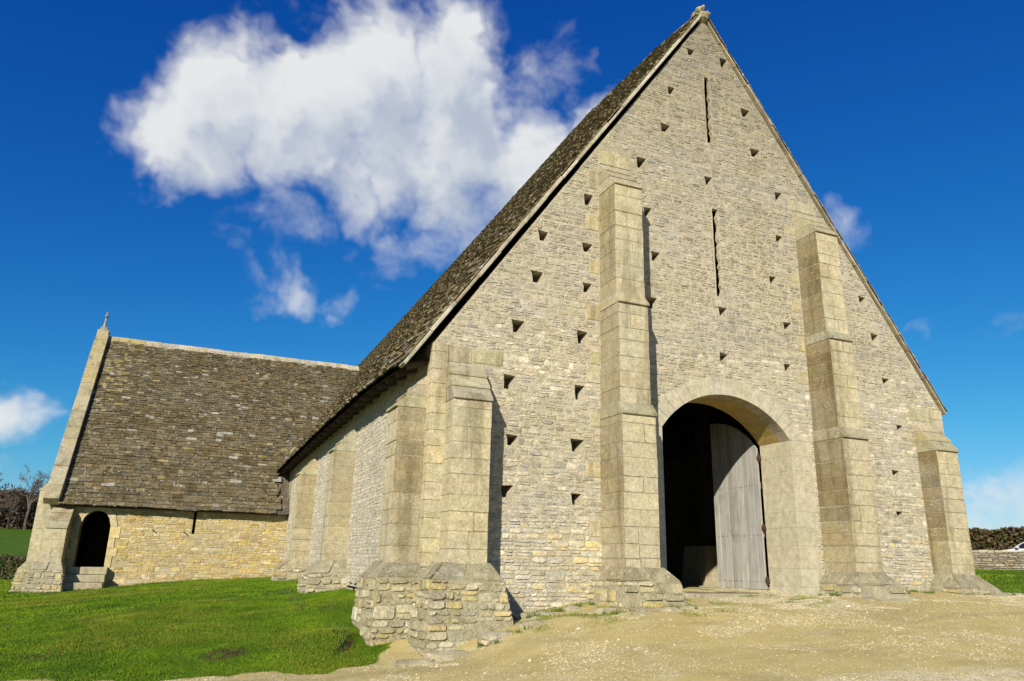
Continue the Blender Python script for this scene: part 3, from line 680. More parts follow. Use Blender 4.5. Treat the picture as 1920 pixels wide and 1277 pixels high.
# --- roofs
yk = [-1, 0, 2, 6, 16, 30, 60]; zk = [15.12, 15.22, 15.5, 15.78, 15.68, 15.66, 15.7]
ye = [-1, .4, 3.6, 11, 20.8, 60]; zev = [4.98, 5.05, 5.19, 5.18, 5.06, 5.06]
XE = 7.2
def main_pt(y, s, side=-1):
    zr, ze_ = np.interp(y, yk, zk), np.interp(y, ye, zev)
    if side > 0: return np.array((6.82*(1-s), y, lerp(5.46, zr, s)))
    sag = -.10*math.sin(math.pi*min(max(s, 0), 1))*min(1, max(0, y)/3)*0.3
    return np.array((side*XE*(1-s), y, ze_+(zr-ze_)*s+sag))
PY0, PYR, PX0, PX1, PZE, PZR = 19.62, 25.0, -15.12, -3.0, 3.22, 11.0
def porch_pt(x, s, side=1):
    y = lerp(PY0, PYR, s) if side > 0 else lerp(2*PYR-PY0, PYR, s)
    z = lerp(PZE, PZR, s)+.02*math.sin(x*.8)*.5-.08*math.sin(math.pi*s)+.012*math.sin(x*1.9+s*4)
    return np.array((x, y, z))
def porch_z(y): return lerp(PZE, PZR, 1-abs(y-PYR)/(PYR-PY0))
def main_z(x): return lerp(5.08, 15.68, 1-abs(x)/XE)
v = MB(); ys = [-.06]+list(np.arange(1, LEN+.4, 1.5)); nS = 6
for sd2 in (-1, 1):
    vs = [tuple(main_pt(y, k/nS, sd2)+np.array((0, 0, -.09))) for y in ys for k in range(nS+1)]
    v.add(vs, [(i*(nS+1)+k, i*(nS+1)+k+1, (i+1)*(nS+1)+k+1, (i+1)*(nS+1)+k) for i in range(len(ys)-1) for k in range(nS)], (.12, .10, .07))
main_roof = v.build('main_roof', M['slate'], barn)
v = MB(); xs = np.linspace(PX0, PX1, 9)
for sd2 in (1, -1):
    vs = [tuple(porch_pt(x, k/nS, sd2)+np.array((0, 0, -.09))) for x in xs for k in range(nS+1)]
    v.add(vs, [(i*(nS+1)+k, i*(nS+1)+k+1, (i+1)*(nS+1)+k+1, (i+1)*(nS+1)+k) for i in range(len(xs)-1) for k in range(nS)], (.12, .10, .07))
porch_roof = v.build('porch_roof', M['slate'], barn)
PAL_SL = [(0.183,0.140,0.071),(0.159,0.124,0.062),(0.201,0.157,0.080),(0.137,0.107,0.054),(0.173,0.140,0.077),(0.219,0.180,0.101),(0.151,0.124,0.067),(0.165,0.140,0.088)]
def slates(Pf, a0, a1, slope_len, parent, keep, w0=(.18, .46), w1=(.12, .28), e0=.19, e1=.105, palfun=None):
    """courses from the eave up; Pf(a, s)"""
    s = -.012; row = 0
    while s < .992:
        ex = lerp(e0, e1, max(0, s))*random.uniform(.9, 1.1)/slope_len
        a = a0-random.uniform(0, .3)
        wl, wh = lerp(w0[0], w1[0], max(0, s)), lerp(w0[1], w1[1], max(0, s))
        while a < a1:
            wd = random.uniform(wl, wh); b = min(a+wd, a1+.03); aa = max(a, a0-.02)
            if b-aa > .06:
                mid = Pf((aa+b)/2, max(0, s))
                if keep(mid):
                    th = random.uniform(.016, .036); lift = random.uniform(.012, .045)
                    top = min(s+ex*1.7, 1.0); dlo = [random.uniform(-.016, .016)/slope_len*1.6 for _ in range(2)]
                    g2 = .004
                    p = [Pf(aa+g2, s+dlo[0]), Pf(b-g2, s+dlo[1]), Pf(b-g2, top), Pf(aa+g2, top)]
                    n = np.cross(p[1]-p[0], p[3]-p[0]); n /= np.linalg.norm(n); n = n if n[2] > 0 else -n
                    l2 = lift+random.uniform(-.012, .012)
                    up = [p[0]+n*(lift+th), p[1]+n*(l2+th), p[2]+n*.012, p[3]+n*.012]; lo = [p[0]+n*(lift-.01), p[1]+n*(l2-.01)]
                    vs = up+lo; fs = [(0, 1, 2, 3), (4, 5, 1, 0), (4, 0, 3), (1, 5, 2)]
                    col = palfun(mid) if palfun else vary(random.choice(PAL_SL), .2, .06)
                    SLATES.append(dict(v=[tuple(q) for q in vs], f=fs, c=[col]*4, parent=parent, mat='slate'))
            a += wd
        s += ex; row += 1
def pal_main(m): return vary(tuple(1.4*k_ for k_ in random.choice(PAL_SL)), .2, .06) if random.random() > .04 else vary((.33, .31, .25), .2)
def pal_porch(m):
    r = random.random(); near = max(0, 1-(m[0]-PX0)/2.2)*max(0, (m[2]-6)/5)
    if r < .025+.05*near: return vary((.36, .34, .28), .2)
    if r < .04+.7*near: return vary((.31, .25, .11), .15)
    return vary(tuple(.88*k_ for k_ in random.choice(PAL_SL)), .24, .06)
slates(lambda a, s: main_pt(a, s, -1), -.05, LEN+.2, 12.5, main_roof, lambda m: not (abs(m[1]-PYR) < 5.5 and porch_z(m[1]) > m[2]+.45), palfun=pal_main)
slates(lambda a, s: main_pt(a, s, 1), -.02, 1.2, 12.5, main_roof, lambda m: True, palfun=pal_main)
slates(lambda a, s: porch_pt(a, s, 1), PX0+.1, PX1, 9.45, porch_roof, lambda m: not (main_z(m[0]) > m[2]+.45 and m[0] > -XE), e0=.19, e1=.10, w0=(.16, .52), w1=(.11, .30), palfun=pal_porch)
# fascia and rafter feet under the eaves
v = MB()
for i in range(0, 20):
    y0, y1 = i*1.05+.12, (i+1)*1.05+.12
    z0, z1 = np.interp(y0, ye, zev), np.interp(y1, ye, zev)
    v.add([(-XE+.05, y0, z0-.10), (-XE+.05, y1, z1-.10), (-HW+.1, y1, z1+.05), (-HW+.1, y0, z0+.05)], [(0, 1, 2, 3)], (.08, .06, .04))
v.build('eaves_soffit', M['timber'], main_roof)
for i in range(26):
    y = .35+i*.8; z = np.interp(y, ye, zev); q = MB()
    q.prism([(-XE+.10, z-.20), (-HW+.2, z+.02), (-HW+.2, z+.14), (-XE+.06, z-.08)], 1, y-.05, y+.05, (1, 1, 1)); o = q.build('rafter_foot', M['timber'], main_roof); fix_normals(o)
v = MB(); v.box(PX0+.05, -HW, 19.78, 20.05, PZE-.12, PZE+.1, (1.2, 1.1, 1)); v.build('wall_plate', M['timber'], porch_roof)
# verge slabs along the gable slopes
for sd2 in (-1, 1):
    s = -.015; i = 0
    while s < .985:
        L = random.uniform(.45, .95)/12.4; e = min(s+L, .985); q = MB()
        p, r = main_pt(-.1, s, sd2), main_pt(-.1, e, sd2); dv = (r-p); nn = np.array((-dv[2], 0, dv[0])); nn /= np.linalg.norm(nn); nn = nn if nn[2] > 0 else -nn
        j = random.uniform(-.02, .02); yo = (-.105 if sd2 < 0 else -.06)+random.uniform(-.02, .015); th = random.uniform(.055, .085) if sd2 < 0 else random.uniform(.03, .05)
        a, b = p-nn*(.075)+nn*j*.3, r-nn*(.075)+nn*j*.3
        ring = lambda y, h: [(c[0]+nn[0]*h, y, c[2]+nn[2]*h) for c in (a, b)]
        lo = ring(yo, 0); lo2 = ring(.25, 0); hi = ring(yo, th); hi2 = ring(.25, th)
        block(q, [lo[0], lo[1], lo2[1], lo2[0], hi[0], hi[1], hi2[1], hi2[0]], vary((.52, .47, .33) if sd2 < 0 else (.46, .39, .25), .2, .06)); o = q.build('verge_slab', M['ashlar'], main_roof); bevel_obj(o, .012); s = e
        if s > .985: break
# ridge stones
def ridge_stone(p, r, half, drop, parent, col, axis):
    q = MB(); w2 = np.array((half, 0, 0)) if axis == 1 else np.array((0, half, 0)); dn = np.array((0, 0, -drop)); th = np.array((0, 0, -.07))
    pr = [p+w2*-1+dn, p+np.array((0, 0, random.uniform(0, .01))), p+w2+dn, p+w2+dn+th, p+th, p-w2+dn+th]; rr = [r-w2+dn, r+np.array((0, 0, random.uniform(0, .02))), r+w2+dn, r+w2+dn+th, r+th, r-w2+dn+th]
    q.add(pr+rr, [(0, 1, 7, 6), (1, 2, 8, 7), (2, 3, 9, 8), (3, 4, 10, 9), (4, 5, 11, 10), (5, 0, 6, 11), (0, 5, 4, 1), (1, 4, 3, 2), (6, 7, 10, 11), (7, 8, 9, 10)], col)
    o = q.build('ridge_stone', M['ashlar'], parent); fix_normals(o)
y = .3
while y < LEN:
    L = random.uniform(.45, .7); up = np.array((0, 0, .07)); ridge_stone(main_pt(y, 1)+up, main_pt(y+L-.01, 1)+up, .19, .27, main_roof, vary((.30, .26, .17), .15), 1); y += L
x = PX0+.08
while x < -3.4:
    L = random.uniform(.45, .75); up = np.array((0, 0, .10)); ridge_stone(porch_pt(x, 1)+up, porch_pt(x+L-.01, 1)+up, .16, .24, porch_roof, vary((.50, .44, .32) if x > PX0+1.5 else (.46, .38, .16), .12), 0); x += L
# broken finial base at the gable apex
for i, (x, y, z, sx, sy, sz) in enumerate(((-.02, .02, 15.02, .26, .2, .22), (-.16, .0, 15.24, .13, .14, .12), (.13, -.02, 15.12, .12, .14, .14), (.02, .02, 15.36, .09, .10, .12), (.10, .05, 15.46, .06, .07, .10), (-.05, .2, 15.25, .2, .2, .12))):
    bm = bmesh.new(); bmesh.ops.create_icosphere(bm, subdivisions=2, radius=1)
    for vv in bm.verts: vv.co = Vector((x*.7+vv.co.x*.68*sx*random.uniform(.75, 1.2), y+vv.co.y*sy*random.uniform(.75, 1.2), z-.12*(z-14.9)+vv.co.z*.75*sz*random.uniform(.75, 1.2)))
    me = bpy.data.meshes.new('finial_stone'); bm.to_mesh(me); bm.free(); a = me.color_attributes.new('Col', 'FLOAT_COLOR', 'CORNER'); a.data.foreach_set('color', np.tile(np.array([.36, .31, .16, 1], np.float32), len(a.data))); me.materials.append(M['ashlar']); link('finial_stone', me, gable)

# --- porch
PW = 20.0; DX0, DX1 = -14.22, -13.2; DZ0, DZS, DZT = .93, 2.42, 2.99
def porch_arch(n=12, g=0.0):
    c = (DX0+DX1)/2; hw = (DX1-DX0)/2+g; pts = []
    for i in range(n+1):
        t2 = -1+2*i/n; x = c+hw*t2; z = DZS+(DZT-DZS+g)*(1-abs(t2)**2.0)**.56; pts.append((x, z))
    return pts
pa = porch_arch()
bm = bmesh.new()
SLX = -10.27
outer = [(-15.4, -.6), (DX0, -.6), (DX0, DZ0-.2)]+[(x, z) for x, z in pa]+[(DX1, DZ0-.2), (DX1, -.6), (-HW+.3, -.6), (-HW+.3, 3.4), (SLX+.05, 3.4), (SLX+.055, 2.24), (SLX-.055, 2.24), (SLX-.05, 3.4), (-15.4, 3.4)]
vs = [bm.verts.new((x, PW, z)) for x, z in outer]; es = [bm.edges.new((vs[i], vs[(i+1) % len(vs)])) for i in range(len(vs))]
bmesh.ops.triangle_fill(bm, use_beauty=True, edges=es)
bk = [bm.verts.new((v_.co.x, PW+.5, v_.co.z)) for v_ in vs]
for i in range(len(vs)): bm.faces.new((vs[i], vs[(i+1) % len(vs)], bk[(i+1) % len(vs)], bk[i]))
def gend(y): return PZE+.05+(PZR-PZE)*(1-abs(y-PYR)/(PYR-PY0))
for x in (-15.4, -14.9):
    bm.faces.new([bm.verts.new((x, y, z)) for y, z in ((PW, -.6), (2*PYR-PW, -.6), (2*PYR-PW, gend(PW)), (PYR, gend(PYR)), (PW, gend(PW)))])
bm.faces.new([bm.verts.new(p) for p in ((-15.4, 2*PYR-PW, -.6), (-HW, 2*PYR-PW, -.6), (-HW, 2*PYR-PW, 3.5), (-15.4, 2*PYR-PW, 3.5))])
bm.faces.new([bm.verts.new(p) for p in ((-HW-.02, PW, -.6), (-HW-.02, 2*PYR-PW, -.6), (-HW-.02, 2*PYR-PW, 6), (-HW-.02, PW, 6))])
me = bpy.data.meshes.new('porch_wall'); bm.normal_update(); bm.to_mesh(me); bm.free()
a = me.color_attributes.new('Col', 'FLOAT_COLOR', 'CORNER'); a.data.foreach_set('color', np.tile(np.array([.60, .49, .26, 1], np.float32), len(a.data))); me.materials.append(M['mortar'])
porch = link('porch_wall', me, barn)
Pp, Np = plane_xz(PW)
rubble(Pp, Np, -.1, 3.38, lambda v: (-15.35, -HW-.02), [(DX0-.32, DX1+.34, -1, DZT+.26), (SLX-.06, SLX+.06, 2.2, 4), (-15.3, -14.45, -1, 2.9)], PAL_PORCH, porch, .06, .13, .12, .45, (.005, .022), .014)
# dressed surround of the porch door
po = porch_arch(12, .24); NB = 7
for i in range(NB):
    i0, i1 = round(12*i/NB), round(12*(i+1)/NB); v = MB(); v.prism([pa[k] for k in range(i0, i1+1)]+[po[k] for k in range(i1, i0-1, -1)], 1, PW-.03+random.uniform(-.004, .004), PW+.2, vary((.62, .51, .27), .07)); o = v.build('porch_voussoir', M['dressed'], porch); fix_normals(o); bevel_obj(o, .004)
for s, xx in ((-1, DX0), (1, DX1)):
    z = .1; k = 0
    while z < DZS-.02:
        h = min(random.uniform(.28, .44), DZS-z); h = DZS-z if DZS-(z+h) < .14 else h
        w_ = (.22, .36)[k % 2]; x0, x1 = sorted((xx, xx+s*w_)); v = MB(); v.box(x0, x1, PW-.028+random.uniform(-.004, .004), PW+.3, z+.003, z+h-.003, vary((.62, .50, .24), .09)); o = v.build('porch_jamb_stone', M['dressed'], porch); bevel_obj(o, .008); z += h; k += 1
v = MB(); v.box(DX0, DX1, PW+.05, PW+.5, .5, DZ0-.01); v.build('porch_sill', M['dressed'], porch)
# steps
steps = MB(); steps.box(DX0-.10, DX1+.12, 19.3, PW-.03, -.3, .3, (.4, .35, .24)); stp = steps.build('door_steps', M['mortar'], barn)
for k in range(3):
    zt = DZ0-.0-k*.27; yf = PW-.30-k*.24; v = MB(); v.box(DX0-.14-.02*k, DX1+.16-.02*k, yf, PW-.035, zt-.262, zt, vary((.44, .39, .26), .1), .006); o = v.build('step', M['ashlar'], stp); bevel_obj(o, .02)
# iron pegs on the porch wall
for px_, pz_ in ((-11.75, 2.32), (-10.62, 2.28)):
    v = MB(); v.tube([(px_, PW+.02, pz_+.05), (px_+.07, PW-.17, pz_-.02)], .018, 6); v.build('iron_peg', M['iron'], porch)
# porch corner buttresses and plinths
pfr = lambda t, d, z: (t, PW-d, z); wfr = lambda t, d, z: (-15.4-d, t, z)
ZP_save = ZP; ZP = 1.08
buttress(pfr, -15.2, -14.52, [(ZP-.1, 2.26, .95, 0)], ZP, 3.12, browns=(0, 0))
buttress(wfr, 20.08, 20.8, [(ZP-.1, 3.62, .36, 0)], ZP, 4.1, browns=(0, 0))
plinth(pfr, -15.22, -14.5, .95, .22, .12, .20, -.4, .80, .12)
plinth(wfr, 20.0, 20.85, .36, .1, .15, .20, -.4, .80, .12)
ZP = ZP_save
# quoins on the porch's front-left corner, up to the kneeler
z = .9
while z < 3.3:
    h = random.uniform(.24, .34); v = MB(); v.box(-15.43, -14.98+random.uniform(-.1, .05), PW-.03, PW+.3, z+.003, min(z+h, 3.34)-.003, vary((.50, .43, .27), .08)); o = v.build('quoin', M['ashlar'], porch); bevel_obj(o, .01); z += h
v = MB(); v.prism([(PW-.42, 3.36), (PW+.5, 3.36), (PW+.5, 4.2), (PW-.02, 3.86), (PW-.42, 3.52)], 0, -15.5, -14.98, (.46, .40, .24)); o = v.build('kneeler', M['ashlar'], porch); fix_normals(o); bevel_obj(o, .015)
# gable coping
for sd2 in (1, -1):
    s = -.005
    while s < .99:
        L = random.uniform(.6, 1.0)/9.45; e = min(s+L, 1.0); p, r = porch_pt(-15.2, s, sd2), porch_pt(-15.2, e, sd2); dv = r-p; nn = np.array((0, -dv[2], dv[1])); nn /= np.linalg.norm(nn); nn = nn if nn[2] > 0 else -nn
        h0, h1 = -.12, .24+random.uniform(-.008, .008); q = MB(); xa, xb = -15.52+random.uniform(-.01, .01), -15.0
        r2 = r-dv/np.linalg.norm(dv)*.006
        A = lambda c, x, h: (x, c[1]+nn[1]*h, c[2]+nn[2]*h)
        yel = max(0, s-.45)
        block(q, [A(p, xa, h0), A(p, xb, h0), A(r2, xb, h0), A(r2, xa, h0), A(p, xa, h1), A(p, xb, h1), A(r2, xb, h1), A(r2, xa, h1)], vary((.42+.06*yel, .36, .22-.1*yel), .10, .05)); o = q.build('coping_stone', M['ashlar'], porch); fix_normals(o); bevel_obj(o, .015); s = e
# saddle stone and stone cross on the porch gable
v = MB(); v.prism([(PYR-.3, 10.95), (PYR+.3, 10.95), (PYR+.12, 11.38), (PYR-.12, 11.38)], 0, -15.5, -15.02, (.42, .35, .18)); o = v.build('saddle_stone', M['ashlar'], porch); fix_normals(o); bevel_obj(o, .03)
v = MB(); v.box(-15.40, -15.12, PYR-.14, PYR+.14, 11.34, 11.5, (.38, .33, .22)); v.tube([(-15.26, PYR, 11.45), (-15.26, PYR, 11.6), (-15.25, PYR, 11.95), (-15.24, PYR, 12.25)], [.11, .065, .05, .04], 8, (.34, .32, .28)); v.tube([(-15.26, PYR-.2, 12.02), (-15.26, PYR+.2, 12.02)], [.045, .045], 8, (.34, .32, .28)); v.build('finial_cross', M['ashlar'], porch)

# ------------------------------------------------------------------ hand out stones and slates: the 300 largest in view are parts, the rest one part
def hand_out(items, name, rest_name, limit=300):
    allp = np.array([p for it in items for p in it['v'][:4]]) if name == 'slate' else np.array([p for it in items for p in (it['v'][16], it['v'][18], it['v'][20], it['v'][22])])
    xy, zz = proj(allp); xy = xy.reshape(-1, 4, 2); zz = zz.reshape(-1, 4)
    ar = np.abs(np.sum(xy[:, :, 0]*np.roll(xy[:, :, 1], -1, 1)-xy[:, :, 1]*np.roll(xy[:, :, 0], -1, 1), 1))/2
    c = xy.mean(1); vis = (zz.min(1) > 0) & (c[:, 0] > 0) & (c[:, 0] < 1920) & (c[:, 1] > 0) & (c[:, 1] < 1277)
    # facing the camera
    p4 = allp.reshape(-1, 4, 3); nrm = np.cross(p4[:, 2]-p4[:, 0], p4[:, 3]-p4[:, 1])
    out = np.array([np.array(it['v'][16])-np.array(it['v'][0]) if name == 'stone' else (0, 0, 1) for it in items]); nrm *= np.sign((nrm*out).sum(1))[:, None]
    vis &= ((CAM-p4.mean(1))*nrm).sum(1) > 0
    order = np.argsort(-(ar*vis))
    for i in order[:limit]:
        it = items[i]; me = mesh_of(name, it['v'], it['f'], M[it['mat']], it['c']); link(name, me, it['parent'])
    V = []; F = []; Cc = []
    for i in order[limit:]:
        it = items[i]; b = len(V); V.extend(it['v']); F.extend([tuple(b+k for k in f) for f in it['f']]); Cc.extend(it['c'])
    link(rest_name, mesh_of(rest_name, V, F, M[items[0]['mat']], Cc), barn, kind='stuff')
hand_out(STONES, 'stone', 'rubble_stones'); hand_out(SLATES, 'slate', 'roof_slates')
NST, NSL = len(STONES), len(SLATES)

# ------------------------------------------------------------------ field wall, hedges and car to the right
def at(px, dist, z=None):
    d = AF*FPX+AR*(px[0]-960)-AU*(px[1]-638.5); d = d/np.hypot(d[0], d[1]); return CAM+d*dist
Wc = np.array((26.2, 12.8)); Wd = np.array((.57, -.82)); Wd = Wd/np.linalg.norm(Wd); Wn = np.array((-Wd[1]*-1, 0)); Wn = np.array((Wd[1], -Wd[0]))
if Wn@(CAM[:2]-Wc) < 0: Wn = -Wn
fw = empty('field_wall', (Wc[0], Wc[1], 1.6), 'low drystone boundary wall in front of the hedge at the far right', 'wall')
def wallpt(a, d, z): q = Wc+Wd*a+Wn*d; return (q[0], q[1], z)
zb = float(ground_z(np.array([Wc[0]]), np.array([Wc[1]]))[0]); ZT = 2.60
v = MB(); A0, A1 = -9, 16
block(v, [wallpt(A0, .26, .6), wallpt(A1, .26, .6), wallpt(A1, -.26, .6), wallpt(A0, -.26, .6), wallpt(A0, .20, ZT-.1), wallpt(A1, .20, ZT-.1), wallpt(A1, -.2, ZT-.1), wallpt(A0, -.2, ZT-.1)], (.20, .17, .12))
o = v.build('wall_core', M['mortar'], fw); fix_normals(o)
save = STONES; STONES = []
Pq, Nq, Ul, Vl = quadmap(wallpt(A0, .26, 1.3), wallpt(A1, .26, 1.3), wallpt(A1, .20, ZT-.12), wallpt(A0, .20, ZT-.12), (Wn[0], Wn[1], 0))
rubble(Pq, Nq, 0, Vl, lambda v: (0, Ul), [], [(.30,.25,.17),(.36,.31,.22),(.25,.21,.15),(.34,.26,.15),(.42,.38,.30)], o, .07, .13, .15, .45, (.02, .06), .02)
V = []; F = []; Cc = []
for it in STONES:
    b = len(V); V.extend(it['v']); F.extend([tuple(b+k for k in f) for f in it['f']]); Cc.extend(it['c'])
link('wall_stones', mesh_of('wall_stones', V, F, M['rubble'], Cc), fw, kind='stuff'); STONES = save
a = A0
while a < A1:
    L = random.uniform(.25, .5); q = MB(); h = random.uniform(.07, .14)
    block(q, [wallpt(a, .27, ZT-.12), wallpt(a+L-.02, .27, ZT-.12), wallpt(a+L-.02, -.27, ZT-.12), wallpt(a, -.27, ZT-.12), wallpt(a, .25, ZT-.12+h), wallpt(a+L-.02, .25, ZT-.12+h*random.uniform(.8, 1.2)), wallpt(a+L-.02, -.25, ZT-.12+h), wallpt(a, -.25, ZT-.12+h)], vary((.40, .36, .26), .2)); o = q.build('cope_stone', M['rubble'], fw); fix_normals(o); a += L
def foliage(n, sampler, size, cols, flat=.6):
    """n leaf quads (two tris) at sampler() positions"""
    p = sampler(n); k = len(p); d1 = rng.normal(size=(k, 3)); d1 /= np.linalg.norm(d1, axis=1)[:, None]; d2 = np.cross(d1, rng.normal(size=(k, 3))); d2 /= np.linalg.norm(d2, axis=1)[:, None]
    s = size*rng.uniform(.6, 1.4, (k, 1)); V = np.stack([p-d1*s, p+d2*s*flat, p+d1*s, p-d2*s*flat], 1).reshape(-1, 3)
    F = np.arange(4*k).reshape(-1, 4); c = np.array(cols)[rng.integers(0, len(cols), k)]*rng.uniform(.7, 1.3, (k, 1))
    return V, F, c
def hedge(name, label, base, along, normal, length, thick, z0fn, height, n, size, cols):
    base, along, normal = np.array(base), np.array(along), np.array(normal)
    
    def samp(n):
        a = rng.uniform(0, length, n); t_ = rng.uniform(-.5, .5, n); h = rng.uniform(0, 1, n)**.8
        wob = .85+.3*fbm(a*1.5, a*0+3, 3, 8); d = t_*thick*(1.05-.35*h)*wob+.12*(fbm(a*3, h*6, 2, 4)-.5)
        xy = base[None]+along[None]*a[:, None]+normal[None]*d[:, None]
        z = z0fn(xy[:, 0], xy[:, 1])+h*height*(.93+.14*fbm(a*2.2, a*0, 3, 2))
        return np.stack([xy[:, 0], xy[:, 1], z], 1)
    V, F, c = foliage(n, samp, size, cols); link(name, mesh_of(name, V, F, M['leaf'], c), label=label, category='hedge')
gz0 = lambda x, y: ground_z(x, y, False)
Hc = Wc-Wn*8.5-Wd*10
hedge('clipped_hedge', 'long clipped russet brown hedge behind the field wall and parked car', Hc, Wd, Wn, 34, 1.6, gz0, 2.15, 60000, .10, [(.105,.07,.03),(.08,.058,.024),(.065,.062,.02),(.05,.052,.016),(.13,.085,.04)])
# car
car = empty('parked_car', (0, 0, 0), 'pale silver car parked behind the field wall at the right edge', 'car')
cp = at((1878, 1030), 48.6); cz = float(ground_z(np.array([cp[0]]), np.array([cp[1]]))[0])
fwd = -Wd; cpos = np.array((cp[0], cp[1]))-fwd*.5; car.location = (cpos[0], cpos[1], cz)
car.rotation_euler = (0, 0, math.atan2(fwd[1], fwd[0]))
M['paint'] = plain('silver_paint', (.74, .76, .79), .25, .5, .1, .02); M['glass'] = plain('car_glass', (.012, .015, .02), .05, .8, 0, .02); M['tyre'] = plain('tyre_rubber', (.02, .02, .02), .8, .2); M['lamp'] = plain('lamp_glass', (.6, .6, .6), .1, .6)
def carpart(name, mbx, mat, bev=0, smooth=False):
    me = mesh_of(name, mbx.v, mbx.f, mat, mbx.c, smooth); o = bpy.data.objects.new(name, me); C.objects.link(o); o.parent = car
    fix_normals(o)
    if bev: bevel_obj(o, bev, 3); o.data.polygons.foreach_set('use_smooth', np.ones(len(o.data.polygons), bool))
    return o
# x forward: nose at +1.0 .. windscreen base at x=0 -> car from -3.2 to 1.05
b = MB(); b.prism([(1.02, .32), (1.08, .55), (.98, .78), (.55, .90), (.0, .98), (-2.75, 1.02), (-3.15, .95), (-3.22, .6), (-3.15, .32)], 1, -.86, .86); carpart('body', b, M['paint'], .07)
b = MB()
low = [(.05, .97), (-2.95, 1.0)]; 
prof = [(.08, .97), (-.35, 1.25), (-.72, 1.43), (-1.2, 1.49), (-2.0, 1.47), (-2.5, 1.35), (-2.95, 1.0)]
n = len(prof)
vsr = [(x, -.82+.22*(z-.97)/.5, z) for x, z in prof]+[(x, .82-.22*(z-.97)/.5, z) for x, z in prof]
b.add(vsr, [tuple(range(n)), tuple(range(2*n-1, n-1, -1))]+[(i, n+i, n+i+1, i+1) for i in range(n-1)]+[(n-1, 2*n-1, n, 0)]); carpart('cabin', b, M['paint'], .04)
for s in (-1, 1):
    for seg in ([(-.12, 1.02), (-.42, 1.25), (-.75, 1.39), (-1.18, 1.44), (-1.22, 1.02)], [(-1.3, 1.02), (-1.27, 1.44), (-1.95, 1.42), (-2.4, 1.31), (-2.7, 1.03)]):
        b = MB(); b.add([(x, s*(.826-.22*(z-.97)/.5), z) for x, z in seg], [tuple(range(len(seg)))]); carpart('side_window', b, M['glass'])
for (xa, za), (xb, zb_), nm in (((.06, 1.0), (-.66, 1.415), 'windscreen'), ((-2.92, 1.04), (-2.55, 1.34), 'rear_window')):
    b = MB(); off = .012 if nm == 'windscreen' else -.012
    b.add([(xa+off, -.70, za+.012), (xa+off, .70, za+.012), (xb+off, .58, zb_+.012), (xb+off, -.58, zb_+.012)], [(0, 1, 2, 3)]); carpart(nm, b, M['glass'])
for x in (.45, -2.35):
    for s in (-1, 1):
        b = MB(); b.tube([(x, s*.70, .31), (x, s*.87, .31)], .31, 20); wl = carpart('wheel', b, M['tyre'])
        b = MB(); b.tube([(x, s*.86, .31), (x, s*.885, .31)], .19, 16); rim = carpart('rim', b, M['lamp']); rim.parent = wl
for s in (-1, 1):
    b = MB(); b.box(.93, 1.05, s*.62-.16, s*.62+.16, .62, .76); carpart('headlight', b, M['lamp'], .02)
    b = MB(); b.box(-.28, -.12, s*.92-.08, s*.92+.08, 1.0, 1.1); carpart('wing_mirror', b, M['paint'], .03)

# ------------------------------------------------------------------ left distance: hedge, bare trees, woodland
hedge('field_hedge', 'low trimmed dark hedge at the foot of the green field, far left', (-34, 44.5), (1, 0), (0, 1), 30, 1.4, gz0, 1.45, 26000, .07, [(.085,.075,.035),(.11,.08,.04),(.07,.08,.025),(.14,.10,.055)])
def bare_tree(x, y, H, label, seed, group):
    rnd = random.Random(seed); z0 = float(ground_z(np.array([x]), np.array([y]), False)[0])
    e = empty('bare_tree', (x, y, z0), label, 'tree', group); tr = MB(); cr = MB()
    def grow(p, d, L, r, lvl):
        pts = [p]; q = p; dd = d
        for k in range(3):
            dd = (dd+Vector((rnd.uniform(-.18, .18), rnd.uniform(-.18, .18), rnd.uniform(-.05, .16)))).normalized(); q = q+dd*(L/3); pts.append(q)
        rad = [lerp(r, r*.55, k/3) for k in range(4)]; c = .10*rnd.uniform(.7, 1.3)
        (tr if lvl < 2 else cr).tube(pts, rad, 5 if lvl < 2 else 3, (c*1.15, c*.9, c*.68), False)
        if lvl >= 5: return
        nb = (5, 4, 4, 4, 3)[lvl]
        for k in range(nb):
            t2 = rnd.uniform(.35, 1.0) if lvl else rnd.uniform(.45, 1.0); i = min(2, int(t2*3)); bp = pts[i].lerp(pts[i+1], t2*3-i)
            ang = rnd.uniform(.45, .95); ax = dd.orthogonal(); ax.rotate(Matrix.Rotation(rnd.uniform(0, 6.28), 3, dd)); nd = (dd*math.cos(ang)+ax*math.sin(ang)); nd.z += .12
            grow(bp, nd.normalized(), L*rnd.uniform(.5, .72), max(.035, r*.5), lvl+1)
    grow(Vector((x, y, z0-.3)), Vector((0, 0, 1)), H*.42, H*.022, 0)
    tr.build('trunk', M['bark'], e); cr.build('crown', M['bark'], e)
TR = [(-52,176,15,'bare winter tree at the left edge of the photo, tallest of the wood'),(-42.5,181,14.5,'bare winter tree with open rounded crown standing clear of the wood, nearest the porch'),(-47,188,12,'bare tree in the wood between the edge tree and the rounded one'),(-37,190,11,'bare tree low beside the porch corner, partly behind its buttress'),(-57,190,14,'bare tree half cut by the left edge of the photo'),(-44.5,195,10.5,'slender bare tree behind the rounded one, deep in the wood')]
for i, (x, y, H, lb) in enumerate(TR): bare_tree(x, y, H*1.12, lb, 40+i, 'bare trees on the field edge')
def wood(n):
    x = rng.uniform(-75, -20, n); y = rng.uniform(190, 215, n); h = rng.uniform(0, 1, n)**1.3; top = 5.5+5*fbm(x*.25, y*.1, 3, 14)
    return np.stack([x, y, gz0(x, y)+h*top], 1)
V, F, c = foliage(26000, wood, .55, [(.09,.062,.042),(.11,.075,.05),(.07,.062,.036),(.13,.085,.058)], .3)
link('woodland', mesh_of('woodland', V, F, M['bark'], c), kind='stuff', label='dark leafless woodland beyond the field, far left', category='woodland')

